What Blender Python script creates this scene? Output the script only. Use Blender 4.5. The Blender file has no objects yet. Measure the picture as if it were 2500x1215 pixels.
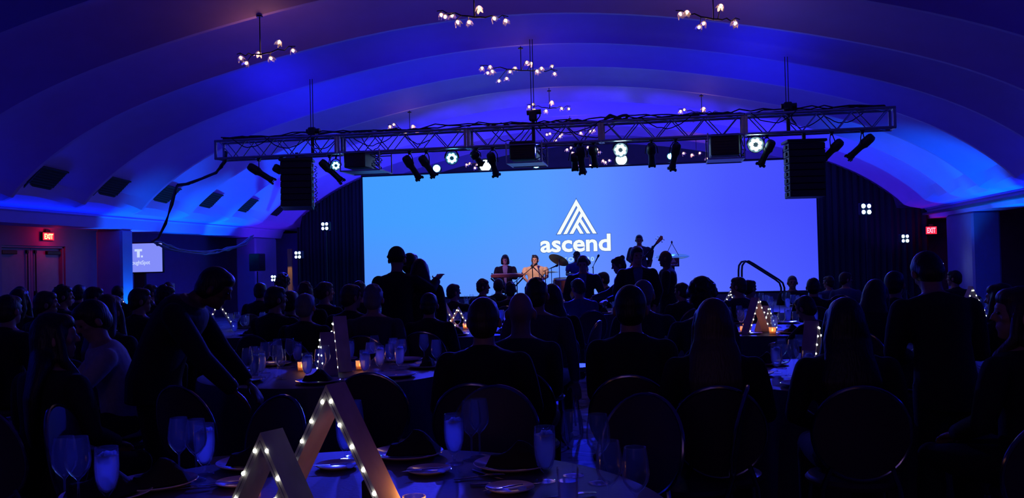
import bpy, bmesh, math, random
from mathutils import Vector, Matrix, Quaternion, noise
random.seed(7)
sc = bpy.context.scene
COL = sc.collection
PI = math.pi

# ---------------------------------------------------------------- camera
YAW, PITCH, ROLL, FPX = 0.1694, 0.0178, -0.0239, 2215.15
_r = Vector((math.cos(YAW), math.sin(YAW), 0)); _f = Vector((-math.sin(YAW), math.cos(YAW), 0)); _u = Vector((0, 0, 1))
_f2 = _f*math.cos(PITCH)+_u*math.sin(PITCH); _u2 = -_f*math.sin(PITCH)+_u*math.cos(PITCH)
_r3 = _r*math.cos(ROLL)+_u2*math.sin(ROLL); _u3 = -_r*math.sin(ROLL)+_u2*math.cos(ROLL)
CAM = Vector((0, 0, 1.5))
cd = bpy.data.cameras.new('camera'); cam = bpy.data.objects.new('camera', cd); COL.objects.link(cam)
cd.sensor_width = 36; cd.lens = FPX/2500*36; cd.clip_start = 0.05; cd.clip_end = 200
cam.matrix_world = Matrix(((_r3.x, _u3.x, -_f2.x, 0), (_r3.y, _u3.y, -_f2.y, 0), (_r3.z, _u3.z, -_f2.z, 1.5), (0, 0, 0, 1)))
sc.camera = cam
# a point of the room measured from the photo: at = at a distance, onz = on a horizontal plane, ony = on a cross plane
def ray(x, y): return _f2+_r3*((x-1250)/FPX)+_u3*((607.5-y)/FPX)
def at(x, y, d): return CAM+ray(x, y)*d
def onz(x, y, z): q = ray(x, y); return CAM+q*((z-1.5)/q.z)
def ony(x, y, Y): q = ray(x, y); return CAM+q*(Y/q.y)
def onx(x, y, X): q = ray(x, y); return CAM+q*(X/q.x)

# ---------------------------------------------------------------- view, world
sc.view_settings.view_transform = 'Standard'; sc.view_settings.look = 'None'
sc.view_settings.exposure = 0.0; sc.view_settings.gamma = 1.0; sc.view_settings.use_curve_mapping = False
w = bpy.data.worlds.new('night'); sc.world = w; w.use_nodes = True
w.node_tree.nodes['Background'].inputs[0].default_value = (0.004, 0.004, 0.03, 1)
w.node_tree.nodes['Background'].inputs[1].default_value = 0.02
cy = sc.cycles
cy.max_bounces = 7; cy.diffuse_bounces = 3; cy.glossy_bounces = 3; cy.transmission_bounces = 6; cy.transparent_max_bounces = 8
cy.caustics_reflective = False; cy.caustics_refractive = False; cy.use_denoising = True; cy.sample_clamp_indirect = 4.0
cy.blur_glossy = 1.0

# ---------------------------------------------------------------- lights of the hall
def lamp(kind, name, loc, aim, energy, color, size=0.2, angle=60, blend=0.5, size_y=None):
    l = bpy.data.lights.new(name, kind); o = bpy.data.objects.new(name, l); COL.objects.link(o)
    o.location = loc; l.energy = energy; l.color = color
    if kind == 'SPOT': l.spot_size = math.radians(angle); l.spot_blend = blend; l.shadow_soft_size = size
    elif kind == 'AREA':
        l.size = size
        if size_y: l.shape = 'RECTANGLE'; l.size_y = size_y
    else: l.shadow_soft_size = size
    if aim is not None: o.rotation_euler = (Vector(aim)-Vector(loc)).to_track_quat('-Z', 'Y').to_euler()
    return o
CYAN = (0.0, 0.22, 1.0); BLUE = (0.01, 0.02, 1.0); VIOLET = (0.10, 0.03, 1.0); WARM = (1.0, 0.50, 0.28)
# LED uplights standing on the floor against the pillars, grazing cornice and vault
lamp('SPOT', 'uplight_beam', (-12.5, 21.4, 0.35), (-11.9, 24.6, 5), 1000, CYAN, 0.06, 64, 0.6)
lamp('SPOT', 'uplight_beam', (-12.97, 20.62, 0.10), (-13.12, 20.64, 3), 700, CYAN, 0.04, 60, 0.5)
lamp('SPOT', 'uplight_beam', (-12.80, 24.0, 0.35), (-12.5, 25.7, 4.5), 900, CYAN, 0.06, 44, 0.5)
lamp('SPOT', 'uplight_beam', (-12.6, 27.2, 0.35), (-11.6, 28.2, 6), 200, VIOLET, 0.1, 80, 0.6)
lamp('SPOT', 'uplight_beam', (7.2, 20.6, 0.35), (6.8, 23.6, 5), 1000, CYAN, 0.06, 60, 0.6)
lamp('SPOT', 'uplight_beam', (7.62, 22.6, 0.35), (7.72, 23.0, 4.5), 500, CYAN, 0.06, 44, 0.5)
lamp('SPOT', 'uplight_beam', (6.9, 24.4, 0.35), (6.5, 25.4, 6), 300, CYAN, 0.1, 80, 0.6)
lamp('SPOT', 'uplight_beam', (7.0, 27.8, 0.35), (6.2, 28.3, 6), 160, VIOLET, 0.1, 80, 0.6)
# unseen blue strips added in front of both cornices to light the vault
for x, s_ in ((-12.8, 1), (7.45, -1)):
    lamp('AREA', 'cornice_fill', (x, 14.5, 2.72), (x+s_*2.2, 14.5, 7), 115, (0.0, 0.025, 1.0), 24, size_y=0.06)
# blue area fills added by the truss and behind the screen, brightening the vault
for x, e in ((-7.5, 15), (-4.6, 10), (-2.0, 10), (1.6, 15)):
    lamp('AREA', 'vault_fill', (x, 17.0, 4.30), (x*1.05-0.2, 14.5, 8.0), e, BLUE, 0.5)
    lamp('AREA', 'vault_fill', (x, 18.2, 3.7), (x*1.05-0.2, 23.0, 7.0), e*2.8, BLUE, 0.5)
    lamp('AREA', 'backstage_fill', (x*1.1, 26.2, 1.6), (x*1.05-0.2, 26.0, 8.0), e*14, (0.04, 0.04, 1.0), 0.6)
lamp('SPOT', 'aisle_wash', (-1.6, 17.2, 3.6), (-1.1, 10.2, 0), 6000, (0.01, 0.02, 1.0), 0.06, 22, 0.4)
for x in (-6.5, -2.5, 1.8):
    lamp('SPOT', 'audience_wash', (x, 17.3, 3.7), (x*0.8, 6.0, 0.6), 1000, (0.02, 0.03, 1.0), 0.12, 70, 0.8)
lamp('SPOT', 'table_wash', (-3.4, 17.2, 3.6), (-1.5, 2.8, 0.8), 4200, (0.03, 0.03, 1.0), 0.12, 9, 0.8)
# unseen violet fill added behind the camera, then two dim warm foyer lamps
lamp('AREA', 'rear_fill', (-1.5, -3.4, 2.5), (-1.0, 6.0, 1.0), 10, (0.36, 0.20, 1.0), 2.4)
for x in (-2.2, 0.6): lamp('AREA', 'foyer_lamp', (x, -3.6, 2.1), (x, 3.0, 1.2), 1.2, (1.0, 0.42, 0.14), 0.12, size_y=0.8)
lamp('SPOT', 'stage_special', (-3.5, 18.0, 3.45), (-3.2, 21.7, 1.35), 900, (1.0, 0.58, 0.42), 0.08, 13, 0.7)
lamp('SPOT', 'stage_wash', (-5.6, 18.0, 3.45), (-4.0, 22.0, 1.0), 260, (0.8, 0.35, 0.8), 0.08, 20, 0.8)
lamp('SPOT', 'stage_wash', (0.3, 18.0, 3.45), (-2.2, 21.9, 0.9), 420, (1.0, 0.45, 0.40), 0.08, 14, 0.7)
lamp('SPOT', 'stage_wash', (1.2, 18.0, 3.45), (-0.6, 22.1, 1.5), 90, (0.5, 0.2, 1.0), 0.08, 18, 0.8)

# ---------------------------------------------------------------- materials
def mat(name, col, rough=0.6, metal=0.0, emit=None, es=1.0, var=0.0, scale=20, bump=0.0, trans=0.0, ior=1.45, coat=0.0, alpha=1.0, stretch=None):
    m = bpy.data.materials.new(name); m.use_nodes = True; nt = m.node_tree; b = nt.nodes['Principled BSDF']
    b.inputs['Base Color'].default_value = (*col, 1); b.inputs['Roughness'].default_value = rough; b.inputs['Metallic'].default_value = metal
    if trans: b.inputs['Transmission Weight'].default_value = trans; b.inputs['IOR'].default_value = ior
    if coat: b.inputs['Coat Weight'].default_value = coat; b.inputs['Coat Roughness'].default_value = 0.08
    if alpha < 1: b.inputs['Alpha'].default_value = alpha
    if emit: b.inputs['Emission Color'].default_value = (*emit, 1); b.inputs['Emission Strength'].default_value = es
    if var or bump:
        tc = nt.nodes.new('ShaderNodeTexCoord'); mp = nt.nodes.new('ShaderNodeMapping'); nz = nt.nodes.new('ShaderNodeTexNoise')
        nz.inputs['Scale'].default_value = scale; nz.inputs['Detail'].default_value = 5
        if stretch: mp.inputs['Scale'].default_value = stretch
        nt.links.new(tc.outputs['Object'], mp.inputs[0]); nt.links.new(mp.outputs[0], nz.inputs['Vector'])
        if var:
            cr = nt.nodes.new('ShaderNodeValToRGB')
            cr.color_ramp.elements[0].position = 0.3; cr.color_ramp.elements[1].position = 0.7
            cr.color_ramp.elements[0].color = (*[c*(1-var) for c in col], 1); cr.color_ramp.elements[1].color = (*[min(1, c*(1+var)) for c in col], 1)
            nt.links.new(nz.outputs['Fac'], cr.inputs[0]); nt.links.new(cr.outputs[0], b.inputs['Base Color'])
        if bump:
            bp = nt.nodes.new('ShaderNodeBump'); bp.inputs['Strength'].default_value = bump; bp.inputs['Distance'].default_value = 0.01
            nt.links.new(nz.outputs['Fac'], bp.inputs['Height']); nt.links.new(bp.outputs[0], b.inputs['Normal'])
    return m
def emitter(name, col, s):
    m = bpy.data.materials.new(name); m.use_nodes = True; nt = m.node_tree; nt.nodes.clear()
    e = nt.nodes.new('ShaderNodeEmission'); o = nt.nodes.new('ShaderNodeOutputMaterial')
    e.inputs[0].default_value = (*col, 1); e.inputs[1].default_value = s; nt.links.new(e.outputs[0], o.inputs[0]); return m
M = {}
M['plaster'] = mat('blue_cast_plaster', (0.48, 0.24, 0.70), 0.65, var=0.03, scale=3, bump=0.05)  # plaster is white; the violet base carries the blue cast of the light
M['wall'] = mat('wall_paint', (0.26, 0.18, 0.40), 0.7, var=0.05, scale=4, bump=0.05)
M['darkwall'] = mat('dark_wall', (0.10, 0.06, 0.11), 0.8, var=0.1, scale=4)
M['door'] = mat('door_paint', (0.32, 0.22, 0.36), 0.5, var=0.06, scale=6)
M['drape'] = mat('black_drape', (0.010, 0.010, 0.014), 0.9, bump=0.3, scale=60, var=0.2)
M['black'] = mat('black_metal', (0.012, 0.012, 0.015), 0.45, 0.3, var=0.2, scale=30)
M['grille'] = mat('black_grille', (0.008, 0.008, 0.010), 0.7, bump=0.6, scale=300)
M['rubber'] = mat('black_cable', (0.008, 0.008, 0.012), 0.55, bump=0.3, scale=50)
M['alu'] = mat('truss_aluminium', (0.33, 0.33, 0.36), 0.4, 0.85, var=0.1, scale=15)
M['chrome'] = mat('polished_metal', (0.7, 0.7, 0.74), 0.15, 1.0)
M['lensglow'] = emitter('wash_lens_glow', (0.12, 0.55, 1.0), 16)
M['lenshot'] = emitter('wash_lens_hot', (0.45, 0.85, 1.0), 30)
M['lensviolet'] = emitter('violet_lens_glow', (0.30, 0.40, 1.0), 9)
M['white_e'] = emitter('projected_white', (0.92, 1.0, 1.0), 1.0)
M['outline_e'] = emitter('projected_outline', (0.06, 0.16, 0.55), 0.9)
M['pale_e'] = emitter('projected_pale', (0.42, 0.72, 1.0), 0.9)

# ---------------------------------------------------------------- mesh helpers
class MB:
    def __init__(s): s.v = []; s.f = []; s.m = []; s.cur = 0
    def add(s, vs, fs):
        o = len(s.v); s.v += [tuple(v) for v in vs]; s.f += [tuple(i+o for i in f) for f in fs]; s.m += [s.cur]*len(fs); return s
    def box(s, c, d, rot=None, bev=0.0):
        hx, hy, hz = d[0]/2, d[1]/2, d[2]/2; c = Vector(c)
        R = rot.to_matrix() if isinstance(rot, (Quaternion,)) else (rot if rot is not None else Matrix.Identity(3))
        b = min(bev, hx*.9, hy*.9, hz*.9)
        if b <= 0:
            vs = [c+R@Vector((x, y, z)) for x in (-hx, hx) for y in (-hy, hy) for z in (-hz, hz)]
            return s.add(vs, [(0, 1, 3, 2), (4, 6, 7, 5), (0, 4, 5, 1), (2, 3, 7, 6), (0, 2, 6, 4), (1, 5, 7, 3)])
        vs = []; idx = {}
        for sx in (-1, 1):
            for sy in (-1, 1):
                for sz in (-1, 1):
                    for k in range(3):
                        p = [sx*(hx-b), sy*(hy-b), sz*(hz-b)]; p[k] = (sx*hx, sy*hy, sz*hz)[k]
                        idx[(sx, sy, sz, k)] = len(vs); vs.append(c+R@Vector(p))
        fs = []
        for k in range(3):
            a, e = [i for i in range(3) if i != k]
            for sg in (-1, 1):
                q = []
                for (p1, p2) in ((-1, -1), (1, -1), (1, 1), (-1, 1)):
                    t = [0, 0, 0]; t[k] = sg; t[a] = p1; t[e] = p2; q.append(idx[(*t, k)])
                fs.append(q)
        for k in range(3):
            a, e = [i for i in range(3) if i != k]
            for s1 in (-1, 1):
                for s2 in (-1, 1):
                    t0 = [0]*3; t1 = [0]*3; t0[k] = -1; t1[k] = 1; t0[a] = t1[a] = s1; t0[e] = t1[e] = s2
                    fs.append((idx[(*t0, a)], idx[(*t1, a)], idx[(*t1, e)], idx[(*t0, e)]))
        for sx in (-1, 1):
            for sy in (-1, 1):
                for sz in (-1, 1): fs.append(tuple(idx[(sx, sy, sz, k)] for k in range(3)))
        return s.add(vs, fs)
    def tube(s, pts, r, n=8, cap=True, closed=False):
        pts = [Vector(p) for p in pts]; N = len(pts); rs = r if isinstance(r, (list, tuple)) else [r]*N
        vs = []; up = None
        for i, p in enumerate(pts):
            if closed: t = pts[(i+1) % N]-pts[i-1]
            else: t = (pts[min(i+1, N-1)]-pts[max(i-1, 0)])
            if t.length < 1e-9: t = Vector((0, 0, 1))
            t.normalize()
            if up is None:
                up = Vector((0, 0, 1)) if abs(t.z) < .9 else Vector((1, 0, 0))
            a = t.cross(up)
            if a.length < 1e-6: a = t.orthogonal()
            a.normalize(); b = a.cross(t); up = b.copy()
            rr = rs[i]; rx, ry = rr if isinstance(rr, (tuple, list)) else (rr, rr)
            for k in range(n):
                an = 2*PI*k/n; vs.append(p+a*math.cos(an)*rx+b*math.sin(an)*ry)
        fs = []
        for i in range(N if closed else N-1):
            j = (i+1) % N
            for k in range(n): fs.append((i*n+k, i*n+(k+1) % n, j*n+(k+1) % n, j*n+k))
        if cap and not closed: fs.append(tuple(range(n-1, -1, -1))); fs.append(tuple((N-1)*n+k for k in range(n)))
        return s.add(vs, fs)
    def cyl(s, a, b, r, n=16, r2=None): return s.tube([a, b], [r, r if r2 is None else r2], n)
    def lathe(s, prof, c=(0, 0, 0), n=24, axis=None):
        c = Vector(c); vs = []; fs = []; R = axis.to_track_quat('Z', 'Y').to_matrix() if axis is not None else Matrix.Identity(3)
        for (r, z) in prof:
            for k in range(n):
                an = 2*PI*k/n; vs.append(c+R@Vector((r*math.cos(an), r*math.sin(an), z)))
        P = len(prof)
        for i in range(P-1):
            for k in range(n): fs.append((i*n+k, i*n+(k+1) % n, (i+1)*n+(k+1) % n, (i+1)*n+k))
        if prof[0][0] > 1e-6: fs.append(tuple(range(n-1, -1, -1)))
        if prof[-1][0] > 1e-6: fs.append(tuple((P-1)*n+k for k in range(n)))
        return s.add(vs, fs)
    def ball(s, c, r, n=12, m=8, R=None):
        c = Vector(c); rx, ry, rz = r if isinstance(r, (tuple, list)) else (r, r, r); vs = []; fs = []
        for i in range(m+1):
            th = PI*i/m
            for k in range(n):
                an = 2*PI*k/n; p = Vector((rx*math.sin(th)*math.cos(an), ry*math.sin(th)*math.sin(an), rz*math.cos(th)))
                vs.append(c+(R@p if R is not None else p))
        for i in range(m):
            for k in range(n): fs.append((i*n+k, (i+1)*n+k, (i+1)*n+(k+1) % n, i*n+(k+1) % n))
        return s.add(vs, fs)
    def prism(s, poly, a, b, fn=None):
        """polygon of (u, w) pairs; fn(u, w, t) -> point, t from a to b"""
        n = len(poly); vs = [fn(u, w_, a) for u, w_ in poly]+[fn(u, w_, b) for u, w_ in poly]
        fs = [tuple(range(n)), tuple(range(2*n-1, n-1, -1))]+[(i, i+n, (i+1) % n+n, (i+1) % n) for i in range(n)]
        return s.add(vs, fs)
    def mesh(s, name, mats, smooth=False):
        me = bpy.data.meshes.new(name); me.from_pydata(s.v, [], s.f)
        for m_ in (mats if isinstance(mats, (list, tuple)) else [mats]): me.materials.append(M[m_] if isinstance(m_, str) else m_)
        me.polygons.foreach_set('material_index', s.m)
        bm = bmesh.new(); bm.from_mesh(me); bmesh.ops.remove_doubles(bm, verts=bm.verts, dist=1e-6)
        bmesh.ops.recalc_face_normals(bm, faces=bm.faces); bm.to_mesh(me); bm.free()
        if smooth:
            me.polygons.foreach_set('use_smooth', [True]*len(me.polygons))
            try: me.set_sharp_from_angle(angle=math.radians(smooth if smooth is not True else 40))
            except Exception: pass
        return me
    def build(s, name, mats, parent=None, smooth=False, loc=None):
        o = bpy.data.objects.new(name, s.mesh(name, mats, smooth)); COL.objects.link(o)
        if parent is not None: o.parent = parent
        if loc is not None: o.location = loc
        return o
def empty(name, loc=(0, 0, 0), rz=0.0):
    o = bpy.data.objects.new(name, None); COL.objects.link(o); o.location = loc; o.rotation_euler = (0, 0, rz); o.empty_display_size = .1; return o
def tag(o, label, cat=None, group=None, kind=None):
    if label: o['label'] = label
    if cat: o['category'] = cat
    if group: o['group'] = group
    if kind: o['kind'] = kind
    return o
def struct(o, label=None):
    o['kind'] = 'structure'
    if label: o['label'] = label
    return o
def kids(o): return [c for c in bpy.data.objects if c.parent == o]
def copy_tree(o, parent=None):
    c = o.copy(); COL.objects.link(c)
    if parent is not None: c.parent = parent; c.matrix_parent_inverse = o.matrix_parent_inverse
    for ch in KIDS.get(o.name, None) or kids(o): copy_tree(ch, c)
    return c
KIDS = {}

# ---------------------------------------------------------------- the vaulted hall
S = 1.3; XC = -2.677
def vaultz(x):
    v = (x-XC)/S; return 1.5+S*(3.35-.0398*v*v+.000537*v**4-.0000093*v**6)
RIDGE0, BAY = 15.587, 2.2
sect = []                                   # cross section of the rib edges, left spring to right spring
XL_, XR_ = -13.15, 7.80
vs_ = [XC+9.55*math.sin(PI/2*(-1+2*i/56)) for i in range(57)]
for x in vs_: sect.append((x, vaultz(x)))
lz = sect[0][1]; dz = (vaultz(vs_[0]+.05)-lz)/.05
left = [(-13.15, 2.90), (-12.95, 2.905), (-12.75, 2.925), (-12.55, 2.965), (-12.38, 3.03)]
right = [(2*XC-x, z) for x, z in left][::-1]; right[-1] = (7.80, 2.90)
sect = left+[p for p in sect if -12.22 < p[0] < 2*XC+12.22]+right
nrm = []
for i, p in enumerate(sect):
    a = sect[max(i-1, 0)]; b = sect[min(i+1, len(sect)-1)]; t = Vector((b[0]-a[0], b[1]-a[1])).normalized(); nrm.append(Vector((-t.y, t.x)))
def amp(x):
    d = min(x-XL_, XR_-x); return max(0.0, min(1.0, (d-0.35)/0.55))
ys = []
AMP = 0.36
k = -9
while True:
    y0 = RIDGE0+BAY*(k-1)
    if y0 > 35.5: break
    for t, a in ((0.0, 1.0), (0.012, 1.0), (.36, 1.0), (.44, .96), (.54, .84), (.66, .66), (.78, .46), (.88, .24), (.955, .0), (.96, 0.0), (.996, 0.0)):
        ys.append((y0+BAY*t, a))
    k += 1
m = MB(); nx = len(sect)
for y, a in ys:
    for (x, z), n_ in zip(sect, nrm):
        q = AMP*a*amp(x); m.v.append((x+n_.x*q, y, z+n_.y*q))
for j in range(len(ys)-1):
    for i in range(nx-1): m.f.append((j*nx+i, j*nx+i+1, (j+1)*nx+i+1, (j+1)*nx+i)); m.m.append(0)
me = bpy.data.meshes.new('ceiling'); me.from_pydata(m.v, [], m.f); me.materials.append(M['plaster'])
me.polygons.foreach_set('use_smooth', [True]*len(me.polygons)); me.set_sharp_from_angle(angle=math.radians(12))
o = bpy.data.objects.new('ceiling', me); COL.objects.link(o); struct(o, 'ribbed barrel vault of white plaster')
Y0, Y1 = -4.2, 34.6
# cornice beams carrying the vault, with a rounded lip
def beam(name, x, sgn):
    prof = [(0, 2.90), (0.10, 2.93), (0.16, 2.93), (0.19, 2.90), (0.19, 2.87), (0.14, 2.84), (0.12, 2.80), (0.06, 2.66), (0.04, 2.61), (-.75, 2.61), (-.75, 3.2), (-.03, 3.2)]
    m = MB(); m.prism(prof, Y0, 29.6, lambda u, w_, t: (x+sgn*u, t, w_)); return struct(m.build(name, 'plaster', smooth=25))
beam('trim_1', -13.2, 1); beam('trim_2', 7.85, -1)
m = MB(); m.box((-2.7, 15.2, -.05), (30, 40, .1)); fl = struct(m.build('floor', 'drape'))
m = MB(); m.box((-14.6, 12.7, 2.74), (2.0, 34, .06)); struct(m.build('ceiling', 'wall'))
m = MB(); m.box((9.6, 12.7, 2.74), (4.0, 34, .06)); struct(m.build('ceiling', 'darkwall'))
# left aisle wall with the recess of the double door
WX = -15.0
dA, dB = onx(13, 600, WX+.1).y, onx(168, 600, WX+.1).y
m = MB()
m.box((WX-.1, (Y0+dA)/2, 1.4), (.2, dA-Y0, 2.8)); m.box((WX-.1, (dB+30.0)/2, 1.4), (.2, 30.0-dB, 2.8)); m.box((WX-.1, (dA+dB)/2, 2.52), (.2, dB-dA, .56))
struct(m.build('wall_left', 'wall'))
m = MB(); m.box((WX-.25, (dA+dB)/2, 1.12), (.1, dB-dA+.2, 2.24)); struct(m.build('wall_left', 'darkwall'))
dr = empty('door_1', (WX-.14, (dA+dB)/2, 0)); struct(dr, 'pair of pale doors under the red exit sign')
wd = (dB-dA)/2
m = MB()
for sg in (-1, 1): m.box((.0, sg*(wd-.03), 1.12), (.2, .06, 2.24), bev=.006)
m.box((0, 0, 2.215), (.2, wd*2, .05), bev=.006); m.build('door_frame', 'door', dr)
for sg in (-1, 1):
    m = MB(); m.box((-.01, sg*(wd/2-.03), 1.10), (.05, wd-.07, 2.17), bev=.004)
    leaf = m.build('door_leaf', 'door', dr)
    m = MB(); m.cyl((.05, sg*.14, .12), (.05, sg*.14, 2.12), .014, 8); m.box((.035, sg*.14, 2.1), (.05, .07, .08), bev=.005); m.box((.035, sg*.14, 1.0), (.05, .07, .3), bev=.005); m.build('push_bar', 'black', leaf)
    m = MB(); m.box((.05, sg*(wd-.34), 2.08), (.07, .5, .09), bev=.01); m.build('door_closer', 'black', leaf)
# end walls, right wall, back wall behind the camera
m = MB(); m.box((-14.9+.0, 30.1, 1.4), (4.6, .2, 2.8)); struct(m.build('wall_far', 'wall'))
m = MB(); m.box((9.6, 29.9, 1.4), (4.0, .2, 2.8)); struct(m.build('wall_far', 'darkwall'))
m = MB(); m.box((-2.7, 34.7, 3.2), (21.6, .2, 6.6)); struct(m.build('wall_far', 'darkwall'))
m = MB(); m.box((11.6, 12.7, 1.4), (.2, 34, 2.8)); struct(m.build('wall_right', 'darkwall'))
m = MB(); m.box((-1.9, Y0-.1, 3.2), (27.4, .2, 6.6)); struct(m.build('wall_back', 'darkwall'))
# the pillars under the beams
def pillar(name, x, ya, yb, w_=.7):
    m = MB(); m.box((x, (ya+yb)/2, 1.305), (w_, yb-ya, 2.61), bev=.05); m.box((x, (ya+yb)/2, .06), (w_+.05, yb-ya+.05, .12), bev=.01)
    return struct(m.build(name, 'wall', smooth=25))
pillar('column_1', -13.5, 20.25, 20.76); pillar('column_2', -13.5, 27.6, 29.2); pillar('column_3', -13.5, 12.0, 13.15); pillar('column_4', 8.15, 25.2, 27.4); pillar('column_5', 8.15, 16.0, 17.2)
# air vents low on the vault
def vent(kk, label):
    y = RIDGE0+BAY*(kk-1)+BAY*.40; th = empty('air_vent', (0, 0, 0)); tag(th, label, 'vent', 'vents along the foot of the vault')
    x0, x1 = -12.30, -12.04; i0 = Vector((x0, 0, vaultz(x0))); i1 = Vector((x1, 0, vaultz(x1))); c = (i0+i1)/2; d = (i1-i0).normalized(); n_ = Vector((d.z, 0, -d.x))
    a = AMP*amp(c.x); c = c-n_*(a-.085); c.y = y; R = Matrix((d, Vector((0, 1, 0)), n_)).transposed()@Matrix.Rotation(.10, 3, 'X')
    L = (i1-i0).length+.25
    m = MB()
    for s_ in (-1, 1): m.box(c+d*s_*L/2, (.03, .78, .03), R, .004); m.box(c+Vector((0, s_*.385, 0)), (L, .03, .03), R, .004)
    m.build('vent_frame', 'grille', th)
    m = MB()
    m.box(c-n_*.012, (L, .76, .006), R)
    for i in range(9): m.box(c+d*(-L/2+L*(i+.5)/9), (.04, .74, .006), R@Matrix.Rotation(.25, 3, 'Y'))
    m.build('louvres', 'grille', th)
for kk, lb in ((1, 'dark air vent behind the nearest lit rib at the left'), (2, 'dark air vent between the second and third ribs from the left'),
               (3, 'dark air vent behind the hanging black cable'), (4, 'faint air vent on the bright blue bay left of the loudspeakers'), (5, 'small dark air vent in the bay above the cyan cornice'), (6, 'air vent on the violet bay beside the black drape')): vent(kk, lb)
# ---------------------------------------------------------------- black drapes either side of the screen
def drape(xa, xb, Y, label):
    m = MB(); N = 70
    for s_ in (0, .05):
        for i in range(N+1):
            x = xa+(xb-xa)*i/N; yy = Y+s_+.05*math.sin(i*1.9)+.02*math.sin(i*.7)
            z = vaultz(x) if XC-9.5 < x < XC+9.5 else 2.95
            d = min(abs(x-XL_), abs(XR_-x)); z = min(z, 5.85) if d > .9 else min(z, 2.92+max(0, d-.35)**2*.6)
            m.v += [(x, yy, .0), (x, yy, z)]
    for s_ in (0, 1):
        o_ = s_*(N+1)*2
        for i in range(N): m.f.append((o_+2*i, o_+2*i+2, o_+2*i+3, o_+2*i+1)); m.m.append(0)
    o_ = (N+1)*2
    for i in range(N): m.f.append((2*i+1, 2*i+3, o_+2*i+3, o_+2*i+1)); m.m.append(0)
    o = m.build('stage_drape', 'drape', smooth=True); tag(o, label, 'curtain'); return o
drape(-12.32, -9.6, 29.0, 'tall black drape filling the arch left of the screen')
drape(3.6, 7.75, 29.0, 'tall black drape filling the arch right of the screen')
# ---------------------------------------------------------------- carpet
def carpet():
    m = bpy.data.materials.new('patterned_carpet'); m.use_nodes = True; nt = m.node_tree; b = nt.nodes['Principled BSDF']; b.inputs['Roughness'].default_value = .9
    tc = nt.nodes.new('ShaderNodeTexCoord'); n1 = nt.nodes.new('ShaderNodeTexNoise'); n1.inputs['Scale'].default_value = 1.6; n1.inputs['Distortion'].default_value = 2.2
    cr = nt.nodes.new('ShaderNodeValToRGB'); e = cr.color_ramp.elements
    e[0].position = .42; e[0].color = (.20, .20, .22, 1); e[1].position = .5; e[1].color = (.34, .34, .37, 1)
    x = cr.color_ramp.elements.new(.46); x.color = (.10, .10, .11, 1)
    nt.links.new(tc.outputs['Object'], n1.inputs['Vector']); nt.links.new(n1.outputs['Fac'], cr.inputs[0]); nt.links.new(cr.outputs[0], b.inputs['Base Color']); return m
fl.data.materials[0] = carpet()
# ---------------------------------------------------------------- the big screen
SX0, SX1, SZ0, SZ1, SY = -8.476, 3.87, .662, 4.096, 24.66
def screen_mat():
    m = bpy.data.materials.new('projected_blue_gradient'); m.use_nodes = True; nt = m.node_tree; nt.nodes.clear()
    tc = nt.nodes.new('ShaderNodeTexCoord'); sp = nt.nodes.new('ShaderNodeSeparateXYZ'); nt.links.new(tc.outputs['Generated'], sp.inputs[0])
    cr = nt.nodes.new('ShaderNodeValToRGB'); e = cr.color_ramp.elements
    e[0].position = 0; e[0].color = (.056, .335, 1, 1); e[1].position = 1; e[1].color = (.055, .068, .98, 1)
    for p, c in ((.22, (.060, .345, 1)), (.42, (.092, .33, 1)), (.55, (.105, .265, 1)), (.68, (.085, .15, 1)), (.82, (.068, .095, 1))):
        q = e.new(p); q.color = (*c, 1)
    cr2 = nt.nodes.new('ShaderNodeValToRGB'); e = cr2.color_ramp.elements
    e[0].position = 0; e[0].color = (.13, .20, 1, 1); e[1].position = 1; e[1].color = (.07, .12, 1, 1)
    q = e.new(.25); q.color = (.15, .235, 1, 1); q = e.new(.5); q.color = (.17, .27, 1, 1)
    mr = nt.nodes.new('ShaderNodeMapRange'); mr.inputs['From Min'].default_value = .62; mr.inputs['From Max'].default_value = -.1; mr.inputs['To Min'].default_value = 0; mr.inputs['To Max'].default_value = .55
    nt.links.new(sp.outputs['Z'], mr.inputs['Value']); nt.links.new(sp.outputs['X'], cr.inputs[0]); nt.links.new(sp.outputs['X'], cr2.inputs[0])
    mx = nt.nodes.new('ShaderNodeMix'); mx.data_type = 'RGBA'; nt.links.new(mr.outputs[0], mx.inputs[0]); nt.links.new(cr.outputs[0], mx.inputs[6]); nt.links.new(cr2.outputs[0], mx.inputs[7])
    em = nt.nodes.new('ShaderNodeEmission'); em.inputs[1].default_value = 1.0; out = nt.nodes.new('ShaderNodeOutputMaterial')
    nt.links.new(mx.outputs[2], em.inputs[0]); nt.links.new(em.outputs[0], out.inputs[0]); return m
M['screen'] = screen_mat()
scr = empty('projection_screen', ((SX0+SX1)/2, SY, .4)); tag(scr, 'very wide blue projection screen with the white mountain logo behind the band', 'screen')
cx = (SX0+SX1)/2
m = MB(); m.box((0, .02, (SZ0+SZ1)/2-.4), (SX1-SX0, .03, SZ1-SZ0)); m.build('screen_surface', 'screen', scr)
m = MB()
for x in (SX0-cx-.03, SX1-cx+.03): m.box((x, .06, (SZ0+SZ1)/2-.4), (.06, .07, SZ1-SZ0+.06), bev=.01)
for z in (SZ0-.03, SZ1+.03): m.box((0, .06, z-.4), (SX1-SX0+.12, .07, .06), bev=.01)
for x in (-5.4, -2.7, 0, 2.7, 5.4): m.box((x, .12, (SZ0+SZ1)/2-.4), (.05, .05, SZ1-SZ0)); m.box((x, .12, .13), (.05, .05, .26)); m.box((x, .3, .02), (.08, .7, .04))
m.build('screen_frame', 'black', scr)
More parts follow.
